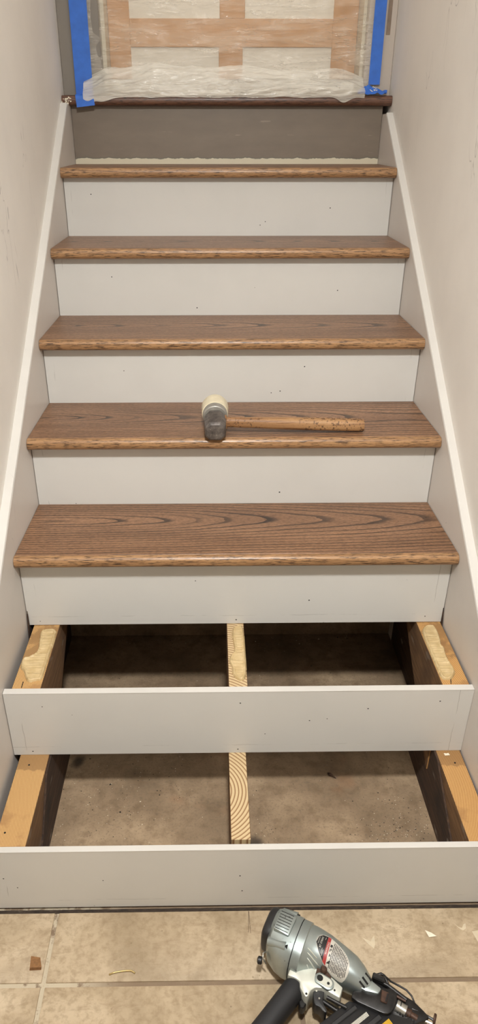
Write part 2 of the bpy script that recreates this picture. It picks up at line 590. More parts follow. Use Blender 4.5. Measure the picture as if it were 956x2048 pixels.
def mk():
    # riser 8: grey brown paint, ragged bare cream strip along the foot and left end
    n = NT('grey_brown_riser_paint')
    o = n.coord()
    x, y, z = n.sep(o)
    w1 = n.noise(n.mapping(o, scale=(1, 1, 0)), 24, 4, 0.6)
    edge = n.math('ADD', z, n.math('MULTIPLY_ADD', w1, -0.020, 0.010))
    f = n.math('SUBTRACT', 1.0, n.step(edge, 0.0165, 0.0185))
    edge2 = n.math('ADD', n.math('ADD', x, 0.5085), n.math('MULTIPLY_ADD', w1, 0.004, -0.002))
    f2 = n.math('SUBTRACT', 1.0, n.step(edge2, 0.003, 0.005))
    tone = n.noise(n.mapping(o, scale=(1, 1, 3)), 9, 4)
    col = n.mix(tone, lin(112, 100, 88), lin(132, 119, 104))
    gl = n.math('SUBTRACT', 1.0, n.step(edge, 0.018, 0.023))
    col = n.mix(n.math('MULTIPLY', gl, 0.5), col, lin(92, 100, 90))
    sc = n.noise(n.mapping(o, scale=(6, 1, 50)), 2.0, 3)
    col = n.mix(n.math('MULTIPLY', n.step(sc, 0.68, 0.72), 0.35), col, lin(168, 156, 140))
    col = n.mix(f, col, lin(210, 200, 176))
    M['riser_grey'] = n.done(col, 0.4)
    # grout with pale smears on the left
    n = NT('sand_grout')
    o = n.coord()
    x, y, z = n.sep(o)
    a = n.noise(o, 30, 5, 0.7)
    b = n.noise(o, 160, 3)
    col = n.mix(a, lin(118, 98, 78), lin(142, 122, 100))
    m = n.math('MULTIPLY', n.step(n.math('MULTIPLY', x, -1.0), 0.22, 0.36), n.step(a, 0.38, 0.5))
    col = n.mix(m, col, lin(190, 176, 152))
    n.bump(b, 0.5, 0.002)
    M['grout'] = n.done(col, 0.9)
    # gap strip under the first riser
    n = NT('dirty_thinset')
    a = n.noise(n.mapping(n.coord(), scale=(1, 3, 1)), 60, 5, 0.7)
    M['thinset'] = n.done(n.ramp(a, [(0.35, lin(36, 28, 22)), (0.6, lin(62, 50, 40)), (0.8, lin(112, 100, 86))]), 0.9)
    # brushed die-cast aluminium of the nail gun
    n = NT('scuffed_cast_aluminium')
    o = n.coord()
    a = n.noise(o, 26, 5, 0.6)
    s = n.step(n.noise(n.mapping(o, loc=(2, 3, 4)), 130, 3, 0.6), 0.62, 0.72)
    sm = n.step(n.noise(n.mapping(o, loc=(7, 1, 4)), 24, 3), 0.5, 0.62)
    col = n.mix(a, lin(142, 153, 153), lin(186, 193, 190))
    col = n.mix(n.math('MULTIPLY', n.math('MULTIPLY', s, sm), 0.8), col, lin(70, 68, 66))
    n.bump(n.noise(o, 500, 2), 0.08, 0.0006)
    M['alu'] = n.done(col, n.math('MULTIPLY_ADD', a, 0.2, 0.24), 0.8)
    M['alu_pale'] = plain('pale_cast_aluminium', lin(206, 206, 194), 0.42, 0.35, var=0.06)
    # mallet head: black worn steel
    n = NT('worn_black_steel')
    o = n.coord()
    a = n.noise(o, 50, 5, 0.7)
    b = n.noise(n.mapping(o, loc=(3, 3, 3)), 130, 4, 0.7)
    col = n.ramp(a, [(0.3, lin(48, 44, 42)), (0.52, lin(98, 90, 85)), (0.75, lin(132, 124, 116))])
    col = n.mix(n.math('MULTIPLY', n.step(b, 0.62, 0.70), 0.8), col, lin(172, 162, 150))
    n.bump(a, 0.4, 0.002)
    M['mallet_steel'] = n.done(col, 0.48, 0.35)
    # mallet handle: dented hickory
    n = NT('dented_hickory')
    o = n.coord()
    x, y, z = n.sep(o)
    g = n.noise(n.mapping(o, scale=(8, 140, 140)), 1.0, 4, 0.65)
    t = n.noise(n.mapping(o, scale=(3, 30, 30)), 1.0, 3)
    col = n.mix(n.step(t, 0.3, 0.7), lin(138, 98, 63), lin(172, 132, 90))
    col = n.mix(n.math('MULTIPLY', n.step(g, 0.52, 0.66), 0.7), col, lin(104, 66, 38))
    d = n.step(n.noise(o, 150, 3, 0.6), 0.54, 0.62)
    near = n.math('SUBTRACT', 1.0, n.step(x, 0.08, 0.15))
    far = n.step(x, 0.19, 0.23)
    col = n.mix(n.math('MULTIPLY', d, n.math('MULTIPLY_ADD', n.math('MAXIMUM', near, far), 0.7, 0.05)), col, lin(62, 38, 24))
    n.bump(n.math('SUBTRACT', g, d), 0.3, 0.001)
    M['hickory'] = n.done(col, 0.5)
    # polythene
    for nm, al, tint in (('milky_polythene', 0.26, lin(236, 226, 210)), ('bunched_polythene', 0.58, lin(236, 230, 218))):
        n = NT(nm)
        o = n.coord()
        a = n.noise(n.mapping(o, rot=(0, 0.5, 0), scale=(3, 1, 11)), 2.0, 5, 0.6, 0.6)
        b = n.noise(n.mapping(o, rot=(0, -0.9, 0), scale=(2, 1, 14)), 2.4, 4, 0.6, 0.4)
        c = n.noise(o, 5, 3)
        cre = n.math('SUBTRACT', 1.0, n.step(n.math('ABSOLUTE', n.math('SUBTRACT', b, 0.5)), 0.0, 0.012))
        cre = n.math('MULTIPLY', cre, n.step(c, 0.45, 0.6))
        n.bump(n.math('ADD', n.math('ADD', a, b), n.math('MULTIPLY', cre, 0.2)), 0.7, 0.016)
        n.put(n.bsdf.inputs['Alpha'], n.math('MULTIPLY_ADD', cre, 0.12, n.math('MULTIPLY_ADD', n.math('SUBTRACT', n.step(n.math('MULTIPLY', n.math('ADD', a, b), 0.5), 0.38, 0.62), 0.5), 0.22, al)))
        n.put(n.bsdf.inputs['Subsurface Weight'], 0.0)
        M[nm] = n.done(tint, 0.16, 0.0, 0.6)
    for key, st in (('lamp', LAMP_EMIT), ('fill_lamp', FILL_EMIT)):
        n = NT('diffuser_' + key)
        n.bsdf.inputs['Emission Color'].default_value = LAMP_COL
        n.bsdf.inputs['Emission Strength'].default_value = st
        M[key] = n.done((0.9, 0.9, 0.9, 1), 0.5)


mk()

# ------------------------------------------------------------------ stair measures (metres)
ZL = [-0.0015, 0.1989, 0.3865, 0.5759, 0.7731, 0.9585, 1.1531, 1.3507, 1.549]     # top of step k
YL = [None, -0.0013, 0.2517, 0.4968, 0.7344, 0.9751, 1.2311, 1.4790, 1.7223]       # face of riser k
TT, NOSE = 0.0291, 0.0353
ZT = -0.0166                                                                      # tile surface


def xl(y): return -(0.5265 - 0.009 * y)
def xr(y): return 0.5250 - 0.009 * y
def wl(y): return -(0.5480 - 0.009 * y)
def wr(y): return 0.5455 - 0.009 * y


# ------------------------------------------------------------------ setting: room shell
def shell(name, bm, m):
    o = obj(name, bm, m)
    prop(o, kind='structure')
    return o


def side_wall(name, f, sgn):
    t = bmesh.new()
    pts = []
    for y in (-0.12, 2.05):
        for x in (f(y), f(y) + sgn * 0.11):
            pts.append((x, y))
    a, b, d, c = pts
    return shell(name, prism([a, b, c, d], 2, -0.10, 3.7), M['wall'])


side_wall('wall_left', wl, -1)
side_wall('wall_right', wr, 1)
shell('wall_back', box((-0.66, 2.05, -0.1), (0.66, 2.15, 3.7)), M['wall'])
shell('wall_front', box((-2.0, -3.3, -0.1), (2.0, -3.2, 2.48)), M['wall'])
shell('wall_hall_left', box((-2.0, -3.2, -0.1), (-1.9, -0.12, 2.48)), M['wall'])
shell('wall_hall_right', box((1.9, -3.2, -0.1), (2.0, -0.12, 2.48)), M['wall'])
shell('wall_beside_stair_left', box((-1.9, -0.12, -0.1), (-0.66, -0.02, 2.48)), M['wall'])
shell('wall_beside_stair_right', box((0.66, -0.12, -0.1), (1.9, -0.02, 2.48)), M['wall'])
shell('ceiling', box((-2.0, -3.3, 2.38), (2.0, 0.25, 2.48)), M['ceiling'])
shell('ceiling_stairwell', box((-0.66, 0.15, 3.7), (0.66, 2.15, 3.8)), M['ceiling'])
shell('wall_header', box((-0.66, 0.15, 2.48), (0.66, 0.25, 3.7)), M['wall'])
# foundation under the stair
shell('floor_under_stair', box((-0.66, 0.0125, -0.10), (0.66, 0.92, 0.0)), M['concrete'])
shell('wall_under_stair', box((-0.66, 0.905, 0.0), (0.66, 1.0, 0.55)), M['concrete'])

# dark sheets added over the skirt, standing in for shade under the carriages
for nm, xa, xb in (('shade_sheet_left', -0.5205, -0.5175), ('shade_sheet_right', 0.5172, 0.5195)):
    shell(nm, prism([(0.272, 0.0005), (0.272, 0.17), (0.48, 0.33), (0.52, 0.50), (0.90, 0.53), (0.90, 0.0005)], 0, xa, xb), M['lumber_and_shade'])

# tiled floor: grout bed plus one object per tile
floor = shell('floor', box((-1.9, -3.2, -0.10), (1.9, 0.0125, ZT - 0.003)), M['grout'])
g = 0.0085
xcuts = [-1.90, -1.403, -0.901, -0.394, 0.106, 0.606, 1.106, 1.606, 1.90]
ycuts = [-0.0065, -0.1545, -0.6545, -1.1545, -1.6545, -2.1545]
for j in range(len(ycuts) - 1):
    for i in range(len(xcuts) - 1):
        x0, x1 = xcuts[i] + g / 2, xcuts[i + 1] - g / 2
        y1, y0 = ycuts[j] - g / 2, ycuts[j + 1] + g / 2
        cx, cy = (x0 + x1) / 2, (y0 + y1) / 2
        bm = box((x0 - cx, y0 - cy, -0.01), (x1 - cx, y1 - cy, 0.0), 0.0016, 2)
        obj('tile', bm, M['tile'], floor, (cx, cy, ZT), smooth=0.6)
# thinset rib showing in the gap between the tiles and the first riser
t = bmesh.new()
N = 150
for i in range(N):
    x = -0.54 + 1.08 * i / (N - 1)
    for y, z in ((-0.0112, ZT - 0.004), (-0.0095, ZT + 0.0006), (-0.006, ZT + 0.0012), (-0.0035, ZT - 0.001)):
        n3 = noise.noise(Vector((x * 40, y * 300, 1.7)))
        t.verts.new((x, y, z + 0.0012 * n3))
t.verts.ensure_lookup_table()
for i in range(N - 1):
    for k in range(3):
        t.faces.new((t.verts[i * 4 + k], t.verts[i * 4 + k + 1], t.verts[i * 4 + 5 + k], t.verts[i * 4 + 4 + k]))
obj('thinset_rib', t, M['thinset'], floor, smooth=3.14)

# skirt boards against both walls
for nm, fi, fo, sgn in (('trim_1', xl, wl, -1), ('trim_2', xr, wr, 1)):
    def zt(y, s=sgn):
        return (0.562 + 0.722 * (y - 0.336)) if s < 0 else (0.512 + 0.7235 * (y - 0.308) + 0.009 * math.sin((y - 0.3) * 2.2))
    ys = [-0.11 + i * (1.668 + 0.11) / 16 for i in range(17)]
    t = bmesh.new()
    top = []
    for y in ys:
        z = zt(y)
        row = [t.verts.new((fi(y), y, -0.016)), t.verts.new((fi(y), y, z)), t.verts.new((fo(y), y, z)), t.verts.new((fo(y), y, -0.016))]
        top.append(row)
    yend = 1.745
    zend = zt(1.668)
    top.append([t.verts.new((fi(yend), yend, -0.016)), t.verts.new((fi(yend), yend, zend)), t.verts.new((fo(yend), yend, zend)), t.verts.new((fo(yend), yend, -0.016))])
    for a, b in zip(top, top[1:]):
        for k in range(4):
            t.faces.new((a[k], a[(k + 1) % 4], b[(k + 1) % 4], b[k]))
    t.faces.new(top[0])
    t.faces.new(top[-1][::-1])
    sk = shell(nm, t, M['skirt'])
    # bright cap strip on the sloping edge
    t = bmesh.new()
    rows = []
    for i in range(41):
        y = -0.11 + i * (1.668 + 0.11) / 40
        wob = 0.0012 * noise.noise(Vector((y * 5, sgn * 3.1, 0)))
        z = zt(y)
        xi, xo = fi(y) - sgn * 0.0006 + wob, fo(y)
        rows.append([t.verts.new((xi, y, z - 0.001)), t.verts.new((xi + sgn * 0.0016, y, z + 0.0036)), t.verts.new((xo, y, z + 0.0036)), t.verts.new((xo, y, z - 0.001))])
    for a, b in zip(rows, rows[1:]):
        for k in range(4):
            t.faces.new((a[k], a[(k + 1) % 4], b[(k + 1) % 4], b[k]))
    t.faces.new(rows[0])
    t.faces.new(rows[-1][::-1])
    obj('cap_strip', t, M['cap'], sk)

# ------------------------------------------------------------------ risers
RISER_LABEL = {
    1: 'lowest white painted stair riser standing on the tiled floor',
    2: 'second white stair riser from the floor, open steps before and behind it',
    3: 'white stair riser under the lowest installed oak tread, above the upper open step',
    4: 'white stair riser rising behind the lowest oak tread, under the mallet tread',
    5: 'white stair riser standing right behind the mallet',
    6: 'white stair riser between the third and fourth oak treads counted from below',
    7: 'topmost white stair riser, under the highest oak tread',
    8: 'dark grey-brown stair riser below the door sill with cream strip along its foot'}
HOLES = {1: [(-0.29, 0.09), (-0.47, 0.07), (-0.495, 0.10), (-0.005, 0.10), (0.0, 0.05)],
         2: [(-0.478, 0.012), (-0.44, 0.15), (0.002, 0.155), (-0.002, 0.012), (0.06, 0.06), (0.29, 0.135), (0.20, 0.105), (0.16, 0.10), (0.45, 0.155)],
         3: [(-0.49, 0.012), (0.0, 0.012), (0.475, 0.018), (0.18, 0.07), (-0.1, 0.13)],
         4: [(0.12, 0.06), (-0.42, 0.03)], 5: [(0.11, 0.055), (0.135, 0.06), (0.2, 0.13), (-0.3, 0.12)],
         6: [(-0.35, 0.14), (0.32, 0.10), (-0.1, 0.05)], 7: [(0.10, 0.06), (0.116, 0.07), (0.32, 0.11), (-0.43, 0.15)], 8: []}
for k in range(1, 9):
    y = YL[k]
    z0 = (-0.0125 if k == 1 else ZL[k - 1] - TT)
    z1 = ZL[k] - TT
    th = 0.0125 if k == 1 else 0.016
    x0, x1 = xl(y) + 0.0015, xr(y) - 0.0015
    if k == 2: x1 = 0.5225; x0 = -0.523
    if k == 8: x0, x1, z0 = xl(y) + 0.0008, xr(y) - 0.0008, ZL[7] - 0.001
    if k < 8 and k > 2: z0 += 0.001
    bm = box((x0, 0, 0), (x1, th, z1 - z0), 0.0007, 1)
    nm = 'stair_riser'
    o = obj(nm, bm, M['riser_grey'] if k == 8 else M['white'], None, (0, y, z0))
    prop(o, RISER_LABEL[k], 'riser', 'risers of the stair')
    if k <= 2:
        cap = obj('top_edge', box((x0 + 0.0002, -0.0004, z1 - z0 - 0.0005), (x1 - 0.0002, th + 0.0002, z1 - z0 + 0.0012), 0.0004), M['cap'], o)
        cap['label'] = 'bright raw white top edge'
    if HOLES[k]:
        t = bmesh.new()
        for hx, hz in HOLES[k]:
            c = Vector((hx, -0.0004, hz))
            r0 = random.uniform(0.0011, 0.0018)
            vs = [t.verts.new(c + Vector((math.cos(a) * r0 * random.uniform(.8, 1.5), 0, math.sin(a) * r0))) for a in [i * math.pi / 4 for i in range(8)]]
            t.faces.new(vs)
        h = obj('nail_holes', t, M['hole'], o)
        h['kind'] = 'stuff'

# ------------------------------------------------------------------ treads (five installed, steps 3 to 7)
TREAD_LABEL = {
    3: 'lowest and widest-looking stained oak tread, with pointed cathedral grain, above the open steps',
    4: 'stained oak tread with the mallet lying on it',
    5: 'stained oak tread one step above the mallet',
    6: 'stained oak tread, second from the top of the stair',
    7: 'topmost stained oak tread, in front of the dark grey riser'}
for k in range(3, 8):
    yf, yb = YL[k] - NOSE, YL[k + 1] - 0.0008
    yc = (yf + yb) / 2
    zc = ZL[k]
    rt = empty('stair_tread', (0, yc, zc - TT), TREAD_LABEL[k], 'tread', 'oak treads of the stair')
    yj = yf + 0.0165
    a, b, c, d = (xl(yj) + 0.001, yj - yc), (xr(yj) - 0.001, yj - yc), (xr(yb) - 0.001, yb - yc), (xl(yb) + 0.001, yb - yc)
    obj('tread_board', prism([a, b, c, d], 2, 0, TT, 0.0006), M['oak'], rt)
    # bullnose strip
    prof = []
    R = 0.0125
    for i in range(7):
        an = math.pi / 2 + i * math.pi / 12
        prof.append((yf + R + math.cos(an) * R, TT - R + math.sin(an) * R))
    for i in range(7):
        an = math.pi + i * math.pi / 12
        prof.append((yf + R + math.cos(an) * R, R + math.sin(an) * R))
    prof = [(yj, TT - 0.0006)] + [(p[0], p[1] - 0.0003) for p in prof] + [(yj, 0)]
    prof = [(p[0] - yc, p[1]) for p in prof]
    obj('nosing', prism(prof, 0, xl(yf) + 0.001, xr(yf) - 0.001), M['nosing'], rt, smooth=0.7)

# ------------------------------------------------------------------ stringers
Z1, Z2, Z3 = ZL[1] - TT, ZL[2] - TT, ZL[3] - TT


def stringer(kind, mats, xa, xb, xa2, xb2, front, label):
    """sawtooth board in two sawn flights; faces looking sideways take the rough side material"""
    root = empty('stair_stringer', ((xa + xb) / 2, 0.02, 0), label, 'stringer', 'sawn stringers of the open steps')
    off = Vector(root.location)
    bm = bmesh.new()
    y2 = YL[2]
    prism([(front, 0.0), (front, Z1), (y2 + 0.0158, Z1), (y2 + 0.0158, 0.095), (0.17, 0.0)], 0, xa, xb, 0.0008, 1, bm)
    y3 = YL[3]
    prism([(y2 + 0.0165, 0.09), (y2 + 0.0165, Z2), (y3 + 0.016, Z2), (y3 + 0.018, Z3), (0.70, Z3), (0.88, Z3), (0.88, 0.52)], 0, xa2, xb2, 0.0008, 1, bm)
    bm.normal_update()
    for f in bm.faces:
        f.material_index = 1 if abs(f.normal.x) > 0.5 else 0
    bmesh.ops.translate(bm, verts=bm.verts[:], vec=-off)
    o = obj('carriage', bm, mats, root)
    return root, off


sl, off_l = stringer('left', [M['pine_left'], M['lumber']], -0.5085, -0.4415, -0.507, -0.4425, 0.0125,
                     'left stair stringer with yellow sawn steps, against the left skirt board')
sr, off_r = stringer('right', [M['pine_right'], M['lumber']], 0.4630, 0.5195, 0.4555, 0.5165, 0.0125,
                     'right stair stringer with yellow sawn steps, against the right skirt board')
sc_, off_c = stringer('centre', [M['pine_centre'], M['lumber']], -0.0235, 0.0172, -0.0235, 0.0188, 0.0226,
                      'middle stair stringer of pale new pine with bold growth rings')
# old dark boards nailed low against the inner faces of the outer stringers
obj('cleat_board', prism([(0.014, 0.0), (0.014, 0.046), (0.225, 0.1688), (0.266, 0.1688), (0.42, 0.1688), (0.42, 0.0)], 0, 0, 0.0045, 0.0008),
    M['lumber_and_shade'], sr, Vector((0.4588, 0, 0)) - off_r)
obj('cleat_board', prism([(0.014, 0.0), (0.014, 0.016), (0.10, 0.06), (0.205, 0.165), (0.42, 0.165), (0.42, 0.0)], 0, 0, 0.0045, 0.0008),
    M['lumber_and_shade'], sl, Vector((-0.4418, 0, 0)) - off_l)


def adhesive(poly, ztop, parent, off, seed, ridge_dir=1):
    poly = smooth_poly(poly, 2)
    xs = [p[0] for p in poly]
    ys = [p[1] for p in poly]
    s = 0.0018
    t = bmesh.new()
    vid = {}
    nx, ny = int((max(xs) - min(xs)) / s) + 1, int((max(ys) - min(ys)) / s) + 1
    x0, y0 = min(xs), min(ys)
    cells = []
    for i in range(nx):
        for j in range(ny):
            if inside((x0 + (i + .5) * s, y0 + (j + .5) * s), poly):
                cells.append((i, j))

    def V(i, j):
        if (i, j) not in vid:
            x, y = x0 + i * s, y0 + j * s
            d = edge_dist((x, y), poly) if inside((x, y), poly) else 0.0
            n1 = noise.noise(Vector((x * 60 + seed, y * 60, 0)))
            n2 = noise.noise(Vector((x * 18 + seed, y * 230, 3)))
            h = 0.0016 + 0.0018 * min(1, d / 0.004) + 0.0022 * n2 + 0.0014 * n1 + 0.0030 * math.exp(-((d - 0.004) / 0.0018) ** 2)
            if d < 0.0006: h = 0.0001
            vid[(i, j)] = t.verts.new((x, y, ztop + max(h, 0.0001)))
        return vid[(i, j)]
    for i, j in cells:
        t.faces.new((V(i, j), V(i + 1, j), V(i + 1, j + 1), V(i, j + 1)))
    # side skirt so the smear has thickness
    be = [e for e in t.edges if len(e.link_faces) == 1]
    r = bmesh.ops.extrude_edge_only(t, edges=be)
    for v in r['geom']:
        if isinstance(v, bmesh.types.BMVert):
            v.co.z = ztop - 0.0002
    bmesh.ops.translate(t, verts=t.verts[:], vec=-off)
    o = obj('adhesive_smear', t, M['glue'], parent, smooth=3.14)
    o['label'] = 'smeared tan construction adhesive'


adhesive([(-0.4801, 0.4779), (-0.4467, 0.4789), (-0.4441, 0.4558), (-0.4435, 0.4249), (-0.4446, 0.3764), (-0.4445, 0.3327), (-0.4448, 0.2935), (-0.456, 0.2948),
          (-0.4723, 0.2866), (-0.4822, 0.2976), (-0.4935, 0.3284), (-0.5031, 0.3335), (-0.506, 0.3564), (-0.506, 0.3694), (-0.4858, 0.3769), (-0.4751, 0.3954),
          (-0.4825, 0.4421), (-0.4843, 0.4678)], Z2, sl, off_l, 1)
adhesive([(0.4585, 0.4584), (0.4717, 0.4795), (0.4833, 0.4843), (0.4967, 0.4808), (0.499, 0.4563), (0.4968, 0.4277), (0.4916, 0.403), (0.4977, 0.3968), (0.4918, 0.367),
          (0.4935, 0.3467), (0.4969, 0.3267), (0.4966, 0.3072), (0.486, 0.2909), (0.4743, 0.283), (0.4581, 0.2846), (0.4571, 0.3132), (0.4575, 0.3529), (0.4575, 0.3913), (0.4579, 0.4282)],
         Z2, sr, off_r, 5)
adhesive([(-0.0102, 0.4767), (0.0049, 0.4907), (0.0180, 0.481), (0.0183, 0.4259), (0.0184, 0.3696), (0.0184, 0.3046), (0.0097, 0.2872), (0.0004, 0.2862), (-0.015, 0.3051),
          (-0.0138, 0.3289), (-0.0219, 0.3535), (-0.0172, 0.3743), (-0.0057, 0.389), (-0.0114, 0.4353)], Z2, sc_, off_c, 9)
# nail heads sunk in the sawn faces
for par, off, pts in ((sl, off_l, [(-0.482, 0.222), (-0.492, 0.045)]), (sr, off_r, [(0.497, 0.215), (0.508, 0.062), (0.511, 0.067)])):
    for px, py in pts:
        t = bmesh.new()
        bmesh.ops.create_cone(t, cap_ends=True, segments=8, radius1=0.0024, radius2=0.0018, depth=0.001)
        obj('nail_head', t, M['hole'], par, Vector((px, py, Z1 + 0.0004)) - off)
# saw kerf slots at the front of the upper steps
for par, off, px, a in ((sl, off_l, -0.486, 0.02), (sr, off_r, 0.478, -0.25)):
    o = obj('saw_kerf', box((-0.0009, -0.010, -0.0001), (0.0009, 0.010, 0.0005)), M['hole'], par, Vector((px, 0.281, Z2)) - off, (0, 0, a))

# ------------------------------------------------------------------ top of the stair: sill, casings, door, sheet, tape
YS = YL[8] - NOSE
sill = empty('door_sill', (0, YS, 1.52), 'dark stained oak sill nosing at the top of the stair, under the plastic sheet', 'sill')
R = 0.0125
prof = [(0.17, 0.0291)]
for i in range(7):
    an = math.pi / 2 + i * math.pi / 12
    prof.append((R + math.cos(an) * R, 0.0291 - R + math.sin(an) * R))
for i in range(7):
    an = math.pi + i * math.pi / 12
    prof.append((R + math.cos(an) * R, R + math.sin(an) * R))
prof.append((0.17, 0.0))
obj('sill_board', prism(prof, 0, wl(YS) + 0.001, wr(YS) - 0.001), M['sill'], sill, (0, 0, -0.0001), smooth=0.7)
t = bmesh.new()  # white flecks painted in as glints on the worn left sill end
for i in range(26):
    c = Vector((-0.519 + random.gauss(0, 0.008), -0.0009, 0.0145 + random.gauss(0, 0.005)))
    c.x = max(-0.531, min(-0.503, c.x))
    c.z = max(0.006, min(0.023, c.z))
    rr = random.uniform(0.0008, 0.0024)
    t.faces.new([t.verts.new(c + Vector((math.cos(a) * rr * random.uniform(.6, 1.6), random.uniform(0, 0.0006), math.sin(a) * rr))) for a in [j * math.pi / 3 for j in range(6)]])
o = obj('glint_specks', t, M['flake'], sill)
o['kind'] = 'stuff'

YC = 1.737                                               # face of the casings
cas = shell('trim_3', box((wl(YC) + 0.0005, YC, 1.5495), (-0.402, 1.80, 3.699), 0.0015), M['grey_casing'])
cas = shell('trim_4', box((0.440, YC, 1.5495), (wr(YC) - 0.0005, 1.80, 3.699), 0.0015), M['beige_casing'])
obj('bare_patch', box((0.499, YC - 0.0008, 1.715), (0.512, YC + 0.001, 1.93), 0.0006), M['streak'], cas)['label'] = 'bare brown streak'
shell('trim_5', box((-0.402, YC + 0.02, 3.58), (0.440, 1.80, 3.699), 0.0015), M['beige_casing'])
YD = 1.857
door = shell('door_1', box((-0.404, YD, 1.5495), (0.442, YD + 0.04, 3.58)), M['white_door'])
dp = 0.006
rails = [('stile', (-0.388, 1.601, -0.318, 3.50)), ('stile', (0.347, 1.601, 0.428, 3.50)),
         ('stile', (-0.027, 1.601, 0.052, 1.692)), ('stile', (-0.024, 1.770, 0.058, 3.50)),
         ('rail', (-0.318, 1.692, 0.347, 1.770)), ('rail', (-0.318, 2.62, 0.347, 2.72)), ('rail', (-0.318, 3.40, 0.347, 3.50))]
for nm, (a, z0, b, z1) in rails:
    obj(nm, box((a, YD - dp, z0), (b, YD + 0.001, z1), 0.0015), M['tan_door'], door)['label'] = 'tan door ' + nm
obj('door_stop', box((-0.402, YC + 0.03, 1.5495), (-0.389, YD - 0.001, 3.58), 0.001), M['cream_paint'], door)
obj('door_stop', box((0.429, YC + 0.03, 1.5495), (0.440, YD - 0.001, 3.58), 0.001), M['cream_paint'], door)


def grid(nu, nv, fn, bm=None):
    t = bmesh.new()
    vs = [[t.verts.new(fn(i / (nu - 1), j / (nv - 1))) for j in range(nv)] for i in range(nu)]
    for i in range(nu - 1):
        for j in range(nv - 1):
            t.faces.new((vs[i][j], vs[i + 1][j], vs[i + 1][j + 1], vs[i][j + 1]))
    return merge(bm, t)


def fbm(x, y, z, o=4):
    s, a = 0.0, 1.0
    for _ in range(o):
        s += a * noise.noise(Vector((x, y, z)))
        x *= 2.1; y *= 2.1; z *= 2.1; a *= 0.5
    return s


def ridged(x, y, z):
    return 1.0 - abs(noise.noise(Vector((x, y, z)))) * 2


sheet = empty('plastic_sheet', (0, YC - 0.002, 1.56), 'milky wrinkled plastic dust sheet taped over the door at the stair top', 'plastic sheet')


def sheet_fn(u, v):
    x = -0.452 + 0.925 * u
    z = 1.585 + v * 1.42
    e = min(1.0, min(u, 1 - u) / 0.06)
    low = math.exp(-(z - 1.585) / 0.12)
    dia = x * 0.7 + (z - 1.56) * 1.0
    f = 0.010 * fbm(x * 5, z * 7, 0.3) + 0.006 * ridged(dia * 9, (x - z) * 2.5, 2.0) + 0.004 * ridged(x * 6, z * 26, 5.0) * low * 2
    f += 0.009 * math.exp(-((x - 0.33 - (z - 1.6) * 0.15) / 0.03) ** 2) * ridged(x * 14, z * 16, 8.0)
    belly = 0.014 * math.sin(math.pi * u)
    return (x, -0.0012 + e * (belly * (1 - low) + f * 0.8) - e * low * 0.004, z - 1.56)


obj('sheet', grid(150, 190, sheet_fn), M['milky_polythene'], sheet, smooth=3.14)


def bunch_fn(u, v):
    x = -0.462 + 0.900 * u
    n1 = fbm(x * 7, 1.3, 0.0)
    crest = 0.046 + 0.010 * n1 + 0.014 * math.exp(-((x + 0.20) / 0.09) ** 2) - 0.004 * math.exp(-((x - 0.25) / 0.1) ** 2)
    crest *= min(1.0, 0.45 + min(u, 1 - u) * 7)
    # front profile: down the sheet, bulging over the sill edge and just hanging on it
    P = [(0.000, crest + 0.030), (-0.012, crest + 0.014), (-0.028, crest), (-0.040, crest * 0.62), (-0.050, crest * 0.30), (-0.0530, 0.002), (-0.0533, -0.0045)]
    drop = 0.002 + 0.005 * fbm(x * 9, 4.0, 0) + 0.013 * math.exp(-((x - 0.372) / 0.022) ** 2) + 0.020 * math.exp(-((x + 0.448) / 0.020) ** 2) + 0.012 * math.exp(-((x + 0.40) / 0.03) ** 2)
    q = v * (len(P) - 1)
    i = min(int(q), len(P) - 2)
    f = q - i
    y = P[i][0] * (1 - f) + P[i + 1][0] * f
    z = P[i][1] * (1 - f) + P[i + 1][1] * f
    k = max(0, v - 0.7) / 0.3
    z -= drop * k
    amp = math.sin(math.pi * min(1, v * 1.05)) ** 0.5 if v > 0 else 0
    wr_ = 0.007 * fbm(x * 10 + v * 2, v * 2.6, 7.0, 3) + 0.004 * ridged(x * 13 + v * 3.5, v * 4, 3.0) + 0.0025 * ridged(x * 7 - v * 3, v * 9, 9.0)
    y += -abs(wr_) * amp * (0.4 if v > 0.8 else 1.0)
    z += 0.5 * wr_ * amp * (0 if v > 0.8 else 1)
    if v <= 0.62: z = max(z, -0.008)
    return (x, y + 0.0, z - 0.0105)


obj('bunched_hem', grid(260, 36, bunch_fn), M['bunched_polythene'], sheet, smooth=3.14)['label'] = 'bunched whiter hem lying over the sill edge'

# blue masking tape
tl = empty('masking_tape', (-0.462, YC - 0.006, 1.56), 'blue masking tape strip at the left of the sheet, lapped over the sill', 'tape', 'blue tape around the sheet')


def tapeL(u, v):
    z = 1.5505 + v * 1.9
    n1 = 0.0012 * fbm(u * 2, z * 6, 1.0)
    return (-0.0275 + 0.055 * u, -0.0085 + n1 * 0.6 + 0.0, z - 1.56)


def tapeFlap(u, v):
    # over the sill top, round the bullnose and down its face
    P = [(-0.0075, -0.009), (-0.025, -0.0098), (-0.042, -0.0098), (-0.0505, -0.0135), (-0.0540, -0.0225), (-0.0540, -0.032), (-0.0545, -0.046 + 0.006 * u)]
    q = v * (len(P) - 1)
    i = min(int(q), len(P) - 2)
    f = q - i
    return (-0.0275 + 0.058 * u + 0.0055 * v, P[i][0] * (1 - f) + P[i + 1][0] * f - 0.0006 + (YC - 0.006) * 0 + 0.0045, P[i][1] * (1 - f) + P[i + 1][1] * f + 0.0007)


def thick(bm, th=0.0004):
    bmesh.ops.recalc_face_normals(bm, faces=bm.faces[:])
    bmesh.ops.solidify(bm, geom=bm.faces[:], thickness=th)
    return bm


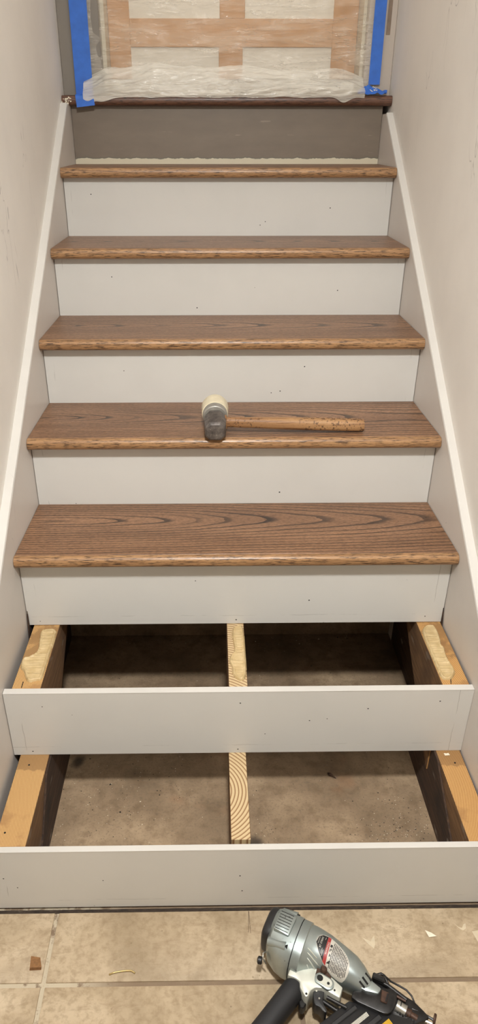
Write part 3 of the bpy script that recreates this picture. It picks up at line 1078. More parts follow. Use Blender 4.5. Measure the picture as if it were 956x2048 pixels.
obj('tape_strip', thick(grid(8, 60, tapeL)), M['blue_tape'], tl, smooth=0.6)
obj('tape_flap', thick(grid(8, 25, tapeFlap)), M['blue_tape'], tl, smooth=0.6)
tr = empty('masking_tape', (0.4725, YC - 0.006, 1.58), 'narrow blue masking tape strip at the right of the sheet', 'tape', 'blue tape around the sheet')


def tapeR(u, v):
    z = 1.580 + v * 1.9
    return (-0.0182 + 0.0365 * u - 0.0035 * v * 0, -0.0085 + 0.001 * fbm(u * 2, z * 6, 4.0), z - 1.58)


obj('tape_strip', thick(grid(6, 60, tapeR)), M['blue_tape'], tr, smooth=0.6)
sc = empty('tape_scrap', (0.468, YS + 0.006, 1.5505), 'crumpled scrap of blue tape on the right end of the sill', 'tape')


def scrap(u, v):
    x = -0.047 + 0.092 * u + 0.012 * (v - 0.5)
    n1 = fbm(u * 3.1, v * 3.0, 2.2)
    n2 = ridged(u * 2.4 + v, v * 2.0, 5.5)
    up = v
    e = 0.6 + 0.4 * math.sin(u * 5)
    return (x, -0.004 + 0.034 * v + 0.004 * n1, 0.0005 + abs(0.006 * n1 + 0.004 * n2) + up * 0.022 * e + (0.006 * u * v))


obj('tape_piece', thick(grid(22, 14, scrap), 0.0005), M['blue_tape'], sc, smooth=0.7)
t = bmesh.new()
for i in range(9):
    u, v = random.uniform(0.42, 0.66), random.uniform(0.25, 0.85)
    c = Vector(scrap(u, v)) + Vector((0, -0.0018, 0.0016))
    a0 = random.uniform(0, 6)
    q = [t.verts.new(c + Vector((math.cos(a0 + a) * s, -0.0006, math.sin(a0 + a) * s * 0.7))) for a, s in ((0, 0.005), (1.5, 0.0018), (3.1, 0.004), (4.7, 0.0015))]
    t.faces.new(q)
o = obj('paint_crumbs', t, M['flake'], sc)
o['kind'] = 'stuff'

# ------------------------------------------------------------------ mallet on the fourth step
ZM = ZL[4]
mal = empty('mallet', (-0.0495, 0.745, ZM), 'mallet with black steel head, cream rubber face and worn wooden handle on an oak tread', 'mallet')
# steel head: chamfered eight-sided block running back to the collar
secs = [(-0.060, 0.0255, 0.0205, 0.0185), (-0.054, 0.0255, 0.0255, 0.0240), (-0.006, 0.0275, 0.0280, 0.0265), (0.004, 0.0290, 0.0262, 0.0255), (0.022, 0.032, 0.0205, 0.0215)]
t = bmesh.new()
rings = []
for y, cz, rx, rz in secs:
    c = 0.55
    pts = [(rx, rz * c), (rx * c, rz), (-rx * c, rz), (-rx, rz * c), (-rx, -rz * c), (-rx * c, -rz), (rx * c, -rz), (rx, -rz * c)]
    rings.append([t.verts.new((px, y, cz + pz)) for px, pz in pts])
for a, b in zip(rings, rings[1:]):
    for k in range(8):
        t.faces.new((a[k], a[(k + 1) % 8], b[(k + 1) % 8], b[k]))
t.faces.new(rings[0])
t.faces.new(rings[-1][::-1])
bmesh.ops.recalc_face_normals(t, faces=t.faces[:])
bevel(t, 0.0016, 2)
obj('steel_head', t, M['mallet_steel'], mal, smooth=0.5)
obj('collar', tube([(0, 0.018, 0.0335), (0, 0.021, 0.0335), (0, 0.040, 0.0345), (0, 0.043, 0.0345)], [0.029, 0.0312, 0.0318, 0.031], 32), M['collar'], mal, smooth=0.6)
obj('rubber_face', tube([(0, 0.041, 0.0345), (0, 0.0425, 0.0345), (0, 0.088, 0.0355), (0, 0.096, 0.0355), (0, 0.100, 0.0355)], [0.031, 0.0335, 0.0355, 0.0335, 0.029], 36), M['tip'], mal, smooth=0.7)
# handle: oval, waisted near the head, swelling to the butt
secs = []
for i in range(26):
    u = i / 25
    x = 0.022 + 0.356 * u
    ry = 0.0118 + 0.0042 * (1 / (1 + math.exp(-(u - 0.28) * 16))) + 0.0012 * u
    rz = 0.0125 + 0.0030 * (1 / (1 + math.exp(-(u - 0.35) * 12)))
    cz = 0.0300 - 0.0135 * u
    if i == 25: ry *= 0.9; rz *= 0.9
    secs.append((x, -0.002 + 0.009 * u, cz, ry, rz, 2.6))
t = loft(secs, 20)
obj('handle', t, M['hickory'], mal, smooth=0.9)
o = obj('handle_eye', prism([(-0.013, 0.014), (0.011, 0.014), (0.011, 0.045), (-0.013, 0.045)], 0, 0.0225, 0.0300, 0.003, 2), M['hickory'], mal, smooth=0.6)
# two rows of round dents pressed near the butt
for i in range(5):
    for j in range(2):
        t = bmesh.new()
        n_ = 12
        vs = []
        for a in range(n_):
            an = a * 2 * math.pi / n_
            vs.append(t.verts.new((0.0042 * math.cos(an), 0.0030 * math.sin(an), 0)))
        inner = [t.verts.new((v.co.x * 0.68, v.co.y * 0.68, 0.0003)) for v in vs]
        for a in range(n_):
            t.faces.new((vs[a], vs[(a + 1) % n_], inner[(a + 1) % n_], inner[a]))
        u = 0.63 + 0.075 * i + 0.04 * j
        cz = 0.0300 - 0.0135 * u
        rz = 0.0155
        yy = -0.0035 if j == 0 else 0.0045
        ry = 0.0168
        zz = cz + rz * (1 - (abs(yy) / ry) ** 2.6) ** (1 / 2.6)
        obj('dent', t, M['rust'], mal, (0.022 + 0.356 * u, -0.002 + 0.009 * u + yy, zz + 0.0003), (-0.12 if yy > 0 else 0.08, 0.04, 0))

# ------------------------------------------------------------------ nail gun lying on the tiles
gun = empty('nail_gun', (0.10242, -0.12552, ZT), 'silver pneumatic nail gun with black grip lying on the beige floor tiles', 'nail gun', rotz=math.radians(-26.3))


def mm(pts): return [(a / 1000.0, b / 1000.0) for a, b in pts]


BODY = [(0.000, 0.000, 0.0565, 0.0535, 0.0520), (0.016, 0.000, 0.0565, 0.0535, 0.0520), (0.0175, 0.000, 0.0565, 0.0505, 0.0500), (0.026, 0.004, 0.0570, 0.0470, 0.0470),
        (0.040, 0.008, 0.0570, 0.0415, 0.0440), (0.058, 0.009, 0.0570, 0.0375, 0.0420), (0.090, 0.005, 0.0560, 0.0330, 0.0385), (0.112, 0.002, 0.0550, 0.0300, 0.0350),
        (0.128, -0.002, 0.0540, 0.0250, 0.0300), (0.141, -0.006, 0.0530, 0.0185, 0.0240), (0.149, -0.008, 0.0525, 0.0120, 0.0180)]
obj('motor_housing', loft(BODY, 56, 2.25), M['alu'], gun, smooth=0.5)
CAP = [(-0.0565, 0.012, 0.0600, 0.0330, 0.0340), (-0.0545, 0.011, 0.0600, 0.0385, 0.0400), (-0.048, 0.007, 0.0590, 0.0455, 0.0460), (-0.030, 0.002, 0.0570, 0.0510, 0.0500),
       (-0.014, 0.000, 0.0565, 0.0535, 0.0520), (-0.0016, 0.000, 0.0565, 0.0535, 0.0520)]
cap = obj('rear_cap', loft(CAP, 56, 2.5), M['alu'], gun, smooth=0.5)
obj('seam_gasket', loft([(-0.0018, 0, 0.0565, 0.0524, 0.0510), (0.0004, 0, 0.0565, 0.0524, 0.0510)], 48, 2.3), M['hole'], gun)


def body_z(x, y, secs=BODY, n=2.25):
    for a, b in zip(secs, secs[1:]):
        if a[0] <= x <= b[0]:
            f = (x - a[0]) / max(1e-9, b[0] - a[0])
            s = [a[i] * (1 - f) + b[i] * f for i in range(5)]
            q = min(0.999, abs((y - s[1]) / s[3]))
            return s[2] + s[4] * (1 - q ** n) ** (1 / n)
    return 0.06


# ribbed panel, raised on the cap
pan = obj('rib_panel', prism([(-0.047, -0.012), (-0.015, -0.014), (-0.013, 0.026), (-0.0455, 0.029)], 2, 0.098, 0.1125, 0.002, 2), M['alu'], cap, smooth=0.6)
for i in range(7):
    y = -0.0095 + i * 0.0059
    obj('groove', box((-0.0445, y - 0.0006, 0.1122), (-0.0185, y + 0.0006, 0.1128)), M['dark_steel'], pan)
for nm, pts, rr in (('bolt_boss', [(-0.050, -0.026, 0.0885), (-0.0135, -0.027, 0.0975)], 0.0095), ('bolt_boss', [(-0.046, 0.040, 0.083), (-0.016, 0.041, 0.086)], 0.011)):
    b = obj(nm, tube(pts, [rr * 0.9, rr], 16), M['alu'], cap, smooth=0.7)
    d = Vector(pts[1]) - Vector(pts[0])
    d.normalize()
    obj('bolt_socket', tube([Vector(pts[1]) - d * 0.001, Vector(pts[1]) + d * 0.004], rr * 0.72, 12), M['hole'], b)
# exhaust deflector at the rear
ex = [(-0.070, 0.011, 0.061, 0.0270, 0.0290, 4.0), (-0.0665, 0.011, 0.061, 0.0320, 0.0345, 4.0), (-0.060, 0.012, 0.061, 0.0345, 0.0370, 4.0), (-0.0545, 0.012, 0.061, 0.0345, 0.0370, 4.0)]
obj('exhaust_deflector', loft(ex, 32), M['black_plastic'], gun, smooth=0.5)
# air hook ring and bumper knob
obj('hook_wire', tube([(-0.045, -0.030, 0.052), (-0.053, -0.031, 0.058), (-0.0565, -0.037, 0.060), (-0.054, -0.044, 0.055), (-0.046, -0.046, 0.047)], 0.0016, 8), M['bright_steel'], gun, smooth=3.14)
obj('hook_knob', tube([(-0.0640, -0.0480, 0.050), (-0.0620, -0.0475, 0.050), (-0.0560, -0.0460, 0.050), (-0.0545, -0.0455, 0.050)], [0.004, 0.0072, 0.0072, 0.005], 16), M['black_plastic'], gun, smooth=0.7)
# cooling ribs on the shoulder
for i in range(4):
    x0 = 0.024 + 0.0022 * i
    y0 = -0.014 - 0.0065 * i
    pts = []
    for u in range(5):
        x = x0 + u * (0.0052 + 0.0014 * i)
        y = y0 - 0.0012 * u
        pts.append((x, y, body_z(x, y) + 0.0002))
    obj('shoulder_rib', tube(pts, [0.0008, 0.0013, 0.0013, 0.0013, 0.0008], 6), M['alu_pale'], gun, smooth=3.14)


# printed label wrapped over the housing
def wrap(poly, dz, it=1, s=0.0014):
    poly = smooth_poly(poly, it) if it else poly
    t = bmesh.new()
    xs = [p[0] for p in poly]; ys = [p[1] for p in poly]
    vs = [t.verts.new((p[0], p[1], 0)) for p in poly]
    t.faces.new(vs)
    x = min(xs) + s
    while x < max(xs):
        bmesh.ops.bisect_plane(t, geom=t.verts[:] + t.edges[:] + t.faces[:], plane_co=(x, 0, 0), plane_no=(1, 0, 0))
        x += s * 2.5
    y = min(ys) + s
    while y < max(ys):
        bmesh.ops.bisect_plane(t, geom=t.verts[:] + t.edges[:] + t.faces[:], plane_co=(0, y, 0), plane_no=(0, 1, 0))
        y += s
    for v in t.verts:
        v.co.z = body_z(v.co.x, v.co.y) + dz
    return t


lab_poly = mm([(34, 4), (36, 18), (43, 25.5), (56, 27), (72, 22), (86, 15), (98, 6), (105, -5), (106, -18), (101, -27), (90, -27.5), (72, -26), (56, -20), (43, -9)])
lab = obj('label_sheet', wrap(lab_poly, 0.0004), M['label_grey'], gun, smooth=3.14)
lab['label'] = 'printed safety label with black, red and grey fields'
obj('label_black_field', wrap(mm([(35.2, 4), (37, 17), (43.5, 24), (53.5, 25.6), (55.5, -18.5), (44, -8.6)]), 0.0007, 0), M['label_black'], lab, smooth=3.14)
obj('label_red_band', wrap(mm([(53.6, 25.6), (59.6, 25.0), (62.2, -21.5), (55.6, -18.6)]), 0.0008, 0), M['label_red'], lab, smooth=3.14)


def strip(bm, x, y0, y1, w, dz):
    n_ = max(2, int((y1 - y0) / 0.003))
    prev = None
    for i in range(n_ + 1):
        y = y0 + (y1 - y0) * i / n_
        a = bm.verts.new((x - w / 2, y, body_z(x - w / 2, y) + dz))
        b = bm.verts.new((x + w / 2, y, body_z(x + w / 2, y) + dz))
        if prev:
            bm.faces.new((prev[0], prev[1], b, a))
        prev = (a, b)


lp = smooth_poly(lab_poly, 1)
t = bmesh.new()
x = 0.0685
row = 0
while x < 0.1015:
    ys = [y / 1000 for y in range(-30, 28) if inside((x, y / 1000.0), lp) and edge_dist((x, y / 1000.0), lp) > 0.0022]
    if ys:
        y = min(ys)
        while y < max(ys):
            L_ = random.uniform(0.0035, 0.0110)
            strip(t, x, y, min(y + L_, max(ys)), 0.00135, 0.0007)
            y += L_ + 0.0007
    x += 0.00285
o = obj('fine_print', t, M['ink'], lab)
o['kind'] = 'stuff'
t = bmesh.new()
for xx, a, b, wd in ((0.0490, -0.0105, -0.001, 0.0005), (0.0512, -0.013, -0.003, 0.0005), (0.0500, 0.016, 0.0215, 0.0005)):
    strip(t, xx, a, b, wd, 0.0011)
o = obj('fine_print', t, M['pale_mark'], lab)
o['kind'] = 'stuff'


def lettering(txt, size, x, y, m, name='lettering'):
    """letters read along +y of the gun, their tops towards the rear cap"""
    cu = bpy.data.curves.new('txt', 'FONT')
    cu.body = txt
    cu.size = size
    cu.resolution_u = 2
    cu.space_character = 1.05
    ob = bpy.data.objects.new('txt', cu)
    COL.objects.link(ob)
    dg = bpy.context.evaluated_depsgraph_get()
    me = bpy.data.meshes.new_from_object(ob.evaluated_get(dg))
    bpy.data.objects.remove(ob)
    bm = bmesh.new()
    bm.from_mesh(me)
    bpy.data.meshes.remove(me)
    for v in bm.verts:
        px, py = v.co.x, v.co.y
        v.co.x, v.co.y = x - py, y + px
        v.co.z = body_z(v.co.x, v.co.y) + 0.0012
    return obj(name, bm, m, lab)


lettering('WARNING', 0.0046, 0.0592, -0.0080, M['pale_mark'])
lettering('BT STRIKE', 0.0046, 0.0458, -0.0020, M['pale_mark'])
lettering('PNEUMATIC', 0.0025, 0.0400, 0.0035, M['label_grey'])
# small pictograms beside the red band
for i, (px, py) in enumerate(((0.0640, 0.0105), (0.0645, 0.0030), (0.0650, -0.0060), (0.0655, -0.0155))):
    t = bmesh.new()
    if i == 0:
        strip(t, px, py - 0.0026, py + 0.0026, 0.0042, 0.0007)
    elif i == 1:
        strip(t, px - 0.001, py - 0.0032, py + 0.002, 0.0014, 0.0007)
        strip(t, px + 0.001, py - 0.001, py + 0.003, 0.0013, 0.0007)
    elif i == 2:
        strip(t, px, py - 0.0022, py + 0.0022, 0.0018, 0.0007)
        strip(t, px + 0.0019, py - 0.001, py + 0.001, 0.0012, 0.0007)
    else:
        for j in range(5):
            strip(t, px - 0.0022 + j * 0.0010, py - 0.0026 + 0.0001 * j, py - 0.0026 + 0.0010 * (j + 1), 0.0010, 0.0007)
    obj('pictogram', t, M['ink'], lab)

# pale nose tang and vents at the front of the housing
tang = obj('nose_tang', prism(mm([(126, 2), (148, -1), (168, -7), (165, -19), (142, -24), (122, -22)]), 2, 0.050, 0.0715, 0.003, 2), M['alu'], gun, smooth=0.6)
for (a, b) in (((134, 1), (147, -3)), ((131, -9), (143, -13)), ((128, -17), (139, -20))):
    pa, pb = Vector((a[0] / 1000, a[1] / 1000, 0)), Vector((b[0] / 1000, b[1] / 1000, 0))
    zz = max(body_z(min(0.148, pa.x), pa.y), 0.0715)
    pa.z, pb.z = zz + 0.0002, max(0.0722, body_z(min(0.148, pb.x), pb.y) + 0.0002)
    obj('vent_slot', tube([pa, pb], 0.0021, 8, squash=(1, 0.5)), M['hole'], gun)

# trigger bracket and the root of the handle
br = obj('trigger_bracket', prism(mm([(2, -30), (3, -62), (17, -60), (27, -62), (31, -72), (40, -79), (46, -83), (50, -80), (51, -69), (57, -60), (70, -55), (86, -57), (103, -58), (103, -38), (80, -30), (55, -26), (30, -26)]), 2, 0.024, 0.0745, 0.003, 2), M['alu_pale'], gun, smooth=0.6)
# oval boss with the trigger valve and holes
pts = []
for i in range(24):
    a = i * 2 * math.pi / 24
    cx = 0.061 if math.cos(a + 0.3) < 0 else 0.077
    pts.append((cx + 0.0108 * math.cos(a), -0.0445 - (cx - 0.069) * 0.12 + 0.0108 * math.sin(a)))
boss = obj('trigger_boss', prism(pts, 2, 0.072, 0.0795, 0.0015, 2), M['alu'], br, smooth=0.6)
pts2 = [(0.069 + (p[0] - 0.069) * 0.80, -0.0445 + (p[1] + 0.0445) * 0.76) for p in pts]
obj('boss_face', prism(pts2, 2, 0.0792, 0.0802, 0.0003), M['alu_pale'], boss)
for px, py, rr in ((0.0600, -0.0435, 0.0058), (0.0770, -0.0460, 0.0026)):
    obj('pin_hole', tube([(px, py, 0.0795), (px, py, 0.0806)], rr, 16), M['hole'], boss)
for px, py, rr in ((0.0905, -0.0495, 0.0019), (0.0455, -0.0775, 0.0021)):
    obj('pin_hole', tube([(px, py, 0.0740), (px, py, 0.0750)], rr, 12), M['hole'], br)
obj('valve_plate', prism(mm([(49, -26), (50, -40), (56, -34), (70, -33), (79, -37), (78, -30), (68, -24), (56, -22)]), 2, 0.072, 0.0772, 0.001), M['rust'], br)
obj('valve_knob', tube([(0.0620, -0.0270, 0.070), (0.0620, -0.0270, 0.084), (0.0620, -0.0270, 0.086)], [0.0062, 0.0062, 0.0045], 16), M['rust'], gun, smooth=0.7)
obj('handle_tab', prism(mm([(38, -76), (49, -81), (47, -92), (40, -94), (34, -84)]), 2, 0.030, 0.052, 0.002), M['dark_steel'], gun)
# trigger
obj('trigger', prism(smooth_poly(mm([(52, -56), (58, -50), (70, -48), (74, -56), (75, -70), (80, -76), (88, -82), (87, -87), (80, -86), (73, -82), (64, -83), (59, -74)]), 1), 2, 0.034, 0.064, 0.0025, 2), M['black_plastic'], gun, smooth=0.6)
obj('trigger_pin', tube([(0.0595, -0.0600, 0.0635), (0.0595, -0.0600, 0.0655)], 0.0017, 10), M['bright_steel'], gun)
obj('trigger_pin', tube([(0.0685, -0.0700, 0.0635), (0.0685, -0.0700, 0.0655)], 0.0017, 10), M['bright_steel'], gun)
# rod under the bracket to the nose
obj('safety_rod', tube([(0.072, -0.064, 0.050), (0.100, -0.068, 0.050), (0.124, -0.066, 0.050)], 0.0042, 10), M['dark_steel'], gun, smooth=0.7)
obj('safety_rod', tube([(0.080, -0.0595, 0.060), (0.118, -0.0610, 0.060)], 0.0034, 10), M['dark_steel'], gun, smooth=0.7)

# rubber grip
hd = Vector((-0.29, -0.957, 0)).normalized()
h0 = Vector((0.0215, -0.0600, 0.0500))
t = bmesh.new()
rings = []
sd = Vector((hd.y, -hd.x, 0))
for i in range(13):
    u = i / 12
    L_ = 0.155 * u
    w_ = 0.0210 * (1 - 0.06 * math.sin(math.pi * u))
    if i == 0: w_ *= 0.86
    if i == 12: w_ *= 0.9
    R_ = []
    for k in range(24):
        a = 2 * math.pi * k / 24
        c, s = math.cos(a), math.sin(a)
        R_.append(t.verts.new(h0 + hd * L_ + sd * (w_ * math.copysign(abs(c) ** 0.8, c)) + Vector((0, 0, 0.0235 * math.copysign(abs(s) ** 0.8, s) * (0.86 if i in (0, 12) else 1)))))
    rings.append(R_)
for a, b in zip(rings, rings[1:]):
    for k in range(24):
        t.faces.new((a[k], a[(k + 1) % 24], b[(k + 1) % 24], b[k]))
t.faces.new(rings[0][::-1])
t.faces.new(rings[-1])
obj('grip', t, M['rubber'], gun, smooth=0.8)
e0 = h0 + hd * 0.155
obj('grip_end_cap', tube([e0 - hd * 0.001, e0 + hd * 0.014, e0 + hd * 0.018], [0.0205, 0.0205, 0.017], 24), M['alu'], gun, smooth=0.6)
obj('air_fitting', tube([e0 + hd * 0.016, e0 + hd * 0.030, e0 + hd * 0.031, e0 + hd * 0.048], [0.009, 0.009, 0.006, 0.006], 12), M['brass'], gun, smooth=0.6)

# magazine running back from the nose, beside the grip
md = Vector((-0.53, -0.848, 0)).normalized()
ms = Vector((-md.y, md.x, 0))          # towards the nose side


def mg(along, across): 
    p = Vector((0.118, -0.046, 0)) + md * along + ms * across
    return (p.x, p.y)


mag = obj('magazine', prism([mg(0.0, 0.0), mg(0.215, 0.0), mg(0.222, 0.006), mg(0.222, 0.088), mg(0.215, 0.094), mg(-0.070, 0.094), mg(-0.076, 0.087), mg(-0.050, 0.055), mg(-0.020, 0.020)], 2, 0.018, 0.058, 0.003, 2), M['black_plastic'], gun, smooth=0.6)
obj('magazine_rail', prism([mg(-0.030, 0.047), mg(0.21, 0.047), mg(0.21, 0.056), mg(-0.030, 0.056)], 2, 0.056, 0.0612, 0.0012), M['black_plastic'], mag)
obj('magazine_rail', prism([mg(-0.004, 0.012), mg(0.21, 0.012), mg(0.21, 0.020), mg(-0.004, 0.020)], 2, 0.056, 0.0605, 0.0012), M['black_plastic'], mag)
for mname, mkey, a0, a1, c0, c1 in (('nail_window', 'pale_mark', -0.0135, 0.150, 0.0320, 0.0395), ('nail_window', 'yellow', -0.0400, 0.150, 0.0620, 0.0720)):
    wn_ = obj(mname, prism([mg(a0, c0), mg(a1, c0), mg(a1, c1), mg(a0, c1)], 2, 0.0570, 0.0588), M['hole'], mag)
    t = bmesh.new()
    p_ = a0 + 0.0005
    while p_ < a1 - 0.002:
        prism([mg(p_, c0), mg(p_ + 0.0015, c0), mg(p_ + 0.0015, c1), mg(p_, c1)], 2, 0.0586, 0.0598, 0, 1, t)
        p_ += 0.0024
    o = obj('nail_strip', t, M[mkey], wn_)
    o['kind'] = 'stuff'

# nose: guard plate, sleeve, rods, spring wire, contact tip
pl = obj('guard_plate', prism(smooth_poly(mm([(120, -34), (122, -46), (168, -45), (186, -44), (196, -34), (198, -2), (186, 5), (170, -3), (150, -14), (124, -28)]), 1), 2, 0.054, 0.0665, 0.0022, 2), M['dark_steel'], gun, smooth=0.6)
obj('plate_window', prism(mm([(168, -7), (182, -7), (183, -27), (171, -28)]), 2, 0.0655, 0.0695, 0.0012), M['rust'], pl)
obj('plate_window', prism(mm([(179, -10), (182, -10), (182, -25), (179, -25)]), 2, 0.0655, 0.0708, 0.0004), M['hole'], pl)
nb = obj('nose_block', prism(mm([(146, 15), (160, 22), (175, 18), (202, 12), (228, 8), (246, 0), (258, -6), (252, -16), (236, -30), (214, -40), (196, -34), (180, -8), (150, 2)]), 2, 0.022, 0.052, 0.003, 2), M['dark_steel'], gun, smooth=0.5)
obj('sleeve', tube([(0.1985, -0.0140, 0.052), (0.2165, -0.0160, 0.050)], 0.0108, 24), M['bright_steel'], gun, smooth=0.7)
obj('sleeve_slot', box((-0.0004, -0.004, 0), (0.0012, 0.004, 0.0008)), M['hole'], gun, (0.206, -0.0135, 0.0626))
obj('driver_guide', tube([(0.2165, -0.016, 0.050), (0.226, -0.017, 0.050), (0.2262, -0.017, 0.050), (0.238, -0.018, 0.049)], [0.0075, 0.0085, 0.006, 0.006], 16), M['rust'], gun, smooth=0.6)
obj('safety_rod', tube([(0.150, 0.012, 0.058), (0.176, 0.010, 0.058), (0.214, 0.001, 0.057)], 0.0040, 10), M['dark_steel'], gun, smooth=0.7)
obj('safety_rod', tube([(0.196, -0.001, 0.058), (0.213, -0.0025, 0.058)], 0.0026, 8), M['rust'], gun, smooth=0.7)
obj('spring_wire', tube([(0.164, 0.030, 0.050), (0.180, 0.022, 0.054), (0.196, 0.0205, 0.055), (0.210, 0.0195, 0.054), (0.221, 0.0145, 0.052), (0.228, 0.0065, 0.050), (0.226, 0.0020, 0.050)], 0.0018, 8), M['dark_steel'], gun, smooth=3.14)
obj('spring_wire', tube([(0.150, 0.022, 0.050), (0.160, 0.030, 0.050), (0.166, 0.029, 0.050), (0.176, 0.014, 0.056)], 0.0028, 8), M['dark_steel'], gun, smooth=3.14)
obj('latch_block', box((0.146, 0.008, 0.050), (0.170, 0.019, 0.066), 0.002), M['dark_steel'], gun, (0, 0, 0))
obj('contact_arm', tube([(0.226, -0.006, 0.050), (0.246, -0.005, 0.049), (0.2655, -0.0065, 0.048)], 0.0026, 8), M['dark_steel'], gun, smooth=0.7)
obj('contact_arm', tube([(0.226, -0.014, 0.046), (0.246, -0.0135, 0.046), (0.267, -0.0125, 0.046)], 0.0026, 8), M['bright_steel'], gun, smooth=0.7)
obj('contact_tip', loft([(0.2645, -0.006, 0.048, 0.0100, 0.0120), (0.2670, -0.006, 0.048, 0.0105, 0.0125), (0.2690, -0.006, 0.048, 0.0095, 0.0110)], 20), M['rust'], gun, smooth=0.7)
t = bmesh.new()
for i in range(9):
    bx = 0.202 + 0.005 * i
    by = -0.020 - 0.0016 * i + random.uniform(-0.003, 0.003)
    box((bx, by - 0.003, 0.050), (bx + 0.0028, by + 0.003, 0.0545 + random.uniform(0, 0.002)), 0.0005, 1, t)
o = obj('ratchet_teeth', t, M['dark_steel'], gun)

# ------------------------------------------------------------------ loose bits
t = prism(mm([(-11, 12), (8, 9), (14, -13), (-9, -14)]), 2, 0.0, 0.006, 0.0)
for v in t.verts:
    if v.co.z > 0.003 and v.co.y > 0: v.co.z = 0.004
    if v.co.z > 0.003 and v.co.y < 0: v.co.z = 0.010; v.co.x += 0.002
o = obj('wood_chip', t, M['chip_wood'], None, (-0.4175, -0.1135, ZT + 0.0003))
prop(o, 'small brown wood chip on the tile beside the left grout joint', 'wood chip')
o = obj('bent_nail', tube([(-0.2676, -0.1381, 0.0022), (-0.258, -0.1345, 0.0022), (-0.2465, -0.1323, 0.0022), (-0.2345, -0.1312, 0.0022), (-0.2249, -0.1312, 0.0022), (-0.2205, -0.1332, 0.0022), (-0.2165, -0.136, 0.0022)], 0.0016, 8), M['brass'], None, (0, 0, ZT), smooth=3.14)
prop(o, 'thin bent brass-coloured nail on the floor tile, left of the nail gun', 'nail')
for poly, lab_ in (([(-0.0103, 0.0095), (0.0006, 0.0030), (0.0098, -0.0042), (-0.006, -0.005)], 'curled cream paint flake on the tile right of the nail gun'),
                   ):
    t = prism(poly, 2, 0.0, 0.0008)
    for v in t.verts: v.co.z += 0.0025 if v.co.x > 0 else 0.0005
    o = obj('paint_flake', t, M['flake'], None, (0.3903, -0.0681, ZT))
    prop(o, lab_, 'paint flake')
# scraped white smears on the tile (flat, thin)
for poly, lb in ((([(0.4440, -0.0435), (0.4520, -0.0520), (0.4585, -0.0545), (0.4640, -0.0470), (0.4690, -0.0450), (0.4665, -0.0560), (0.4590, -0.0600), (0.4540, -0.0570)]), 'forked white filler smear on the tile near the right skirt'),
                 (([(0.4770, -0.0620), (0.4900, -0.0600), (0.4960, -0.0900), (0.4830, -0.0860)]), 'pale filler smear at the right edge of the tile, by the skirt'),
                 (([(0.246, -0.071), (0.262, -0.080), (0.268, -0.071), (0.272, -0.068), (0.270, -0.086), (0.266, -0.094), (0.256, -0.085)]), 'pale star shaped filler smear on the tile behind the nail gun')):
    c = Vector((sum(p[0] for p in poly) / len(poly), sum(p[1] for p in poly) / len(poly)))
    t = prism([(p[0] - c.x, p[1] - c.y) for p in poly], 2, 0, 0.0004)
    o = obj('filler_smear', t, M['smear'], None, (c.x, c.y, ZT + 0.0001))
    prop(o, lb, 'filler smear')
# hairline scratch in the front tile
t = bmesh.new()
for a, b, wd in (((0.0141, -0.0125), (0.0118, -0.0575), 0.0008), ((0.0146, -0.0125), (0.0162, -0.0595), 0.0007)):
    d = Vector((b[0] - a[0], b[1] - a[1]))
    nn = Vector((-d.y, d.x)).normalized() * wd / 2
    t.faces.new([t.verts.new((p[0] + s * nn.x, p[1] + s * nn.y, ZT + 0.0003)) for p, s in ((a, 1), (a, -1), (b, -1), (b, 1))])
obj('scratch', t, M['rust'], floor)
# splinter and paint chip in the open steps
t = tube([(0.233, 0.3346, 0.004), (0.238, 0.329, 0.005), (0.243, 0.3265, 0.004), (0.2523, 0.3185, 0.002)], [0.0015, 0.0048, 0.003, 0.0008], 6)
prop(obj('splinter', t, M['lumber_and_shade'], None), 'dark splinter on the concrete in the lower open step, right of the middle stringer', 'splinter')
t = prism(mm([(-6, 3), (1, 2), (5, 3.5), (7, -3), (-5, -4)]), 2, 0, 0.0008)
prop(obj('paint_chip', t, M['flake'], None, (0.4849, 0.2398, Z1 + 0.0006)), 'white paint chip lying on the right stringer in the lower open step', 'paint chip')
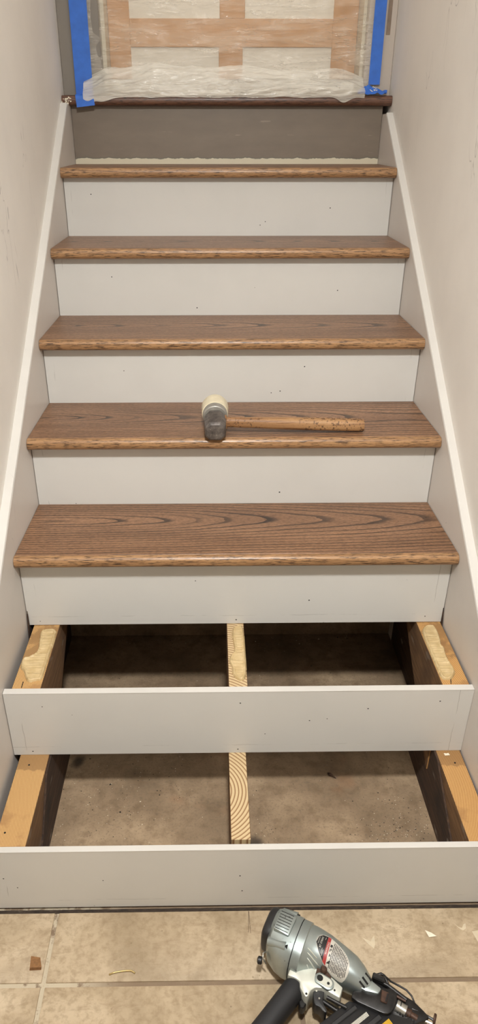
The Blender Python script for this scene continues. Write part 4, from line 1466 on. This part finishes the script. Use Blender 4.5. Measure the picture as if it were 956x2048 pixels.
# sawdust crumbs and plaster grit on the concrete: nobody could count them
for nm, mkey, cnt, seed, szr in (('sawdust_crumbs', 'flake', 420, 3, (0.0004, 0.0013)), ('dark_grit', 'hole', 420, 4, (0.0005, 0.0018))):
    random.seed(seed)
    t = bmesh.new()
    for i in range(cnt):
        c_ = random.random()
        if c_ < 0.35:
            x, y = random.gauss(0.40, 0.07), random.gauss(0.16, 0.05)
        elif c_ < 0.55:
            x, y = random.gauss(-0.30, 0.09), random.gauss(0.30, 0.08)
        elif c_ < 0.75:
            x, y = random.uniform(-0.42, 0.44), random.gauss(0.88, 0.02)
        elif c_ < 0.83:
            x, y = random.gauss(0.06, 0.02), random.gauss(0.14, 0.03)
        else:
            x, y = random.uniform(-0.44, 0.45), random.uniform(0.03, 0.88)
        if not (-0.435 < x < 0.452 and 0.02 < y < 0.90) or (-0.027 < x < 0.022 and y < 0.26): continue
        r_ = random.uniform(*szr)
        if random.random() < 0.04: r_ *= 2
        a = random.uniform(0, 6.28)
        vs = [t.verts.new((x + math.cos(a + k * 2.09) * r_ * random.uniform(.7, 1.8), y + math.sin(a + k * 2.09) * r_, 0.0001)) for k in range(3)]
        tp = t.verts.new((x, y, r_ * 0.8))
        for k in range(3):
            t.faces.new((vs[k], vs[(k + 1) % 3], tp))
        t.faces.new(vs[::-1])
    o = obj(nm, t, M[mkey], None)
    prop(o, 'pale sawdust and plaster crumbs scattered on the concrete under the steps' if mkey == 'flake' else 'dark grit scattered on the concrete under the steps', 'debris', None, 'stuff')

# ------------------------------------------------------------------ ceiling lamp above the photographer, and an added fill lamp over the stairwell
for pos, lb, rad, mk_ in ((LAMP_POS, 'round flush ceiling lamp over the foot of the stair', 0.088, 'lamp'), (FILL_POS, 'added fill lamp high over the stair, brightening the upper walls and door', 0.11, 'fill_lamp')):
    lamp = empty('ceiling_light', (pos[0], pos[1], pos[2] + 0.05), lb, 'lamp', 'ceiling lamps')
    obj('lamp_base', tube([(0, 0, -0.0005), (0, 0, -0.030)], [rad + 0.012, rad + 0.017], 40), M['white_door'], lamp, smooth=0.6)
    obj('lamp_diffuser', tube([(0, 0, -0.030), (0, 0, -0.046), (0, 0, -0.050)], [rad, rad * 0.95, rad * 0.86], 40), M[mk_], lamp, smooth=0.6)
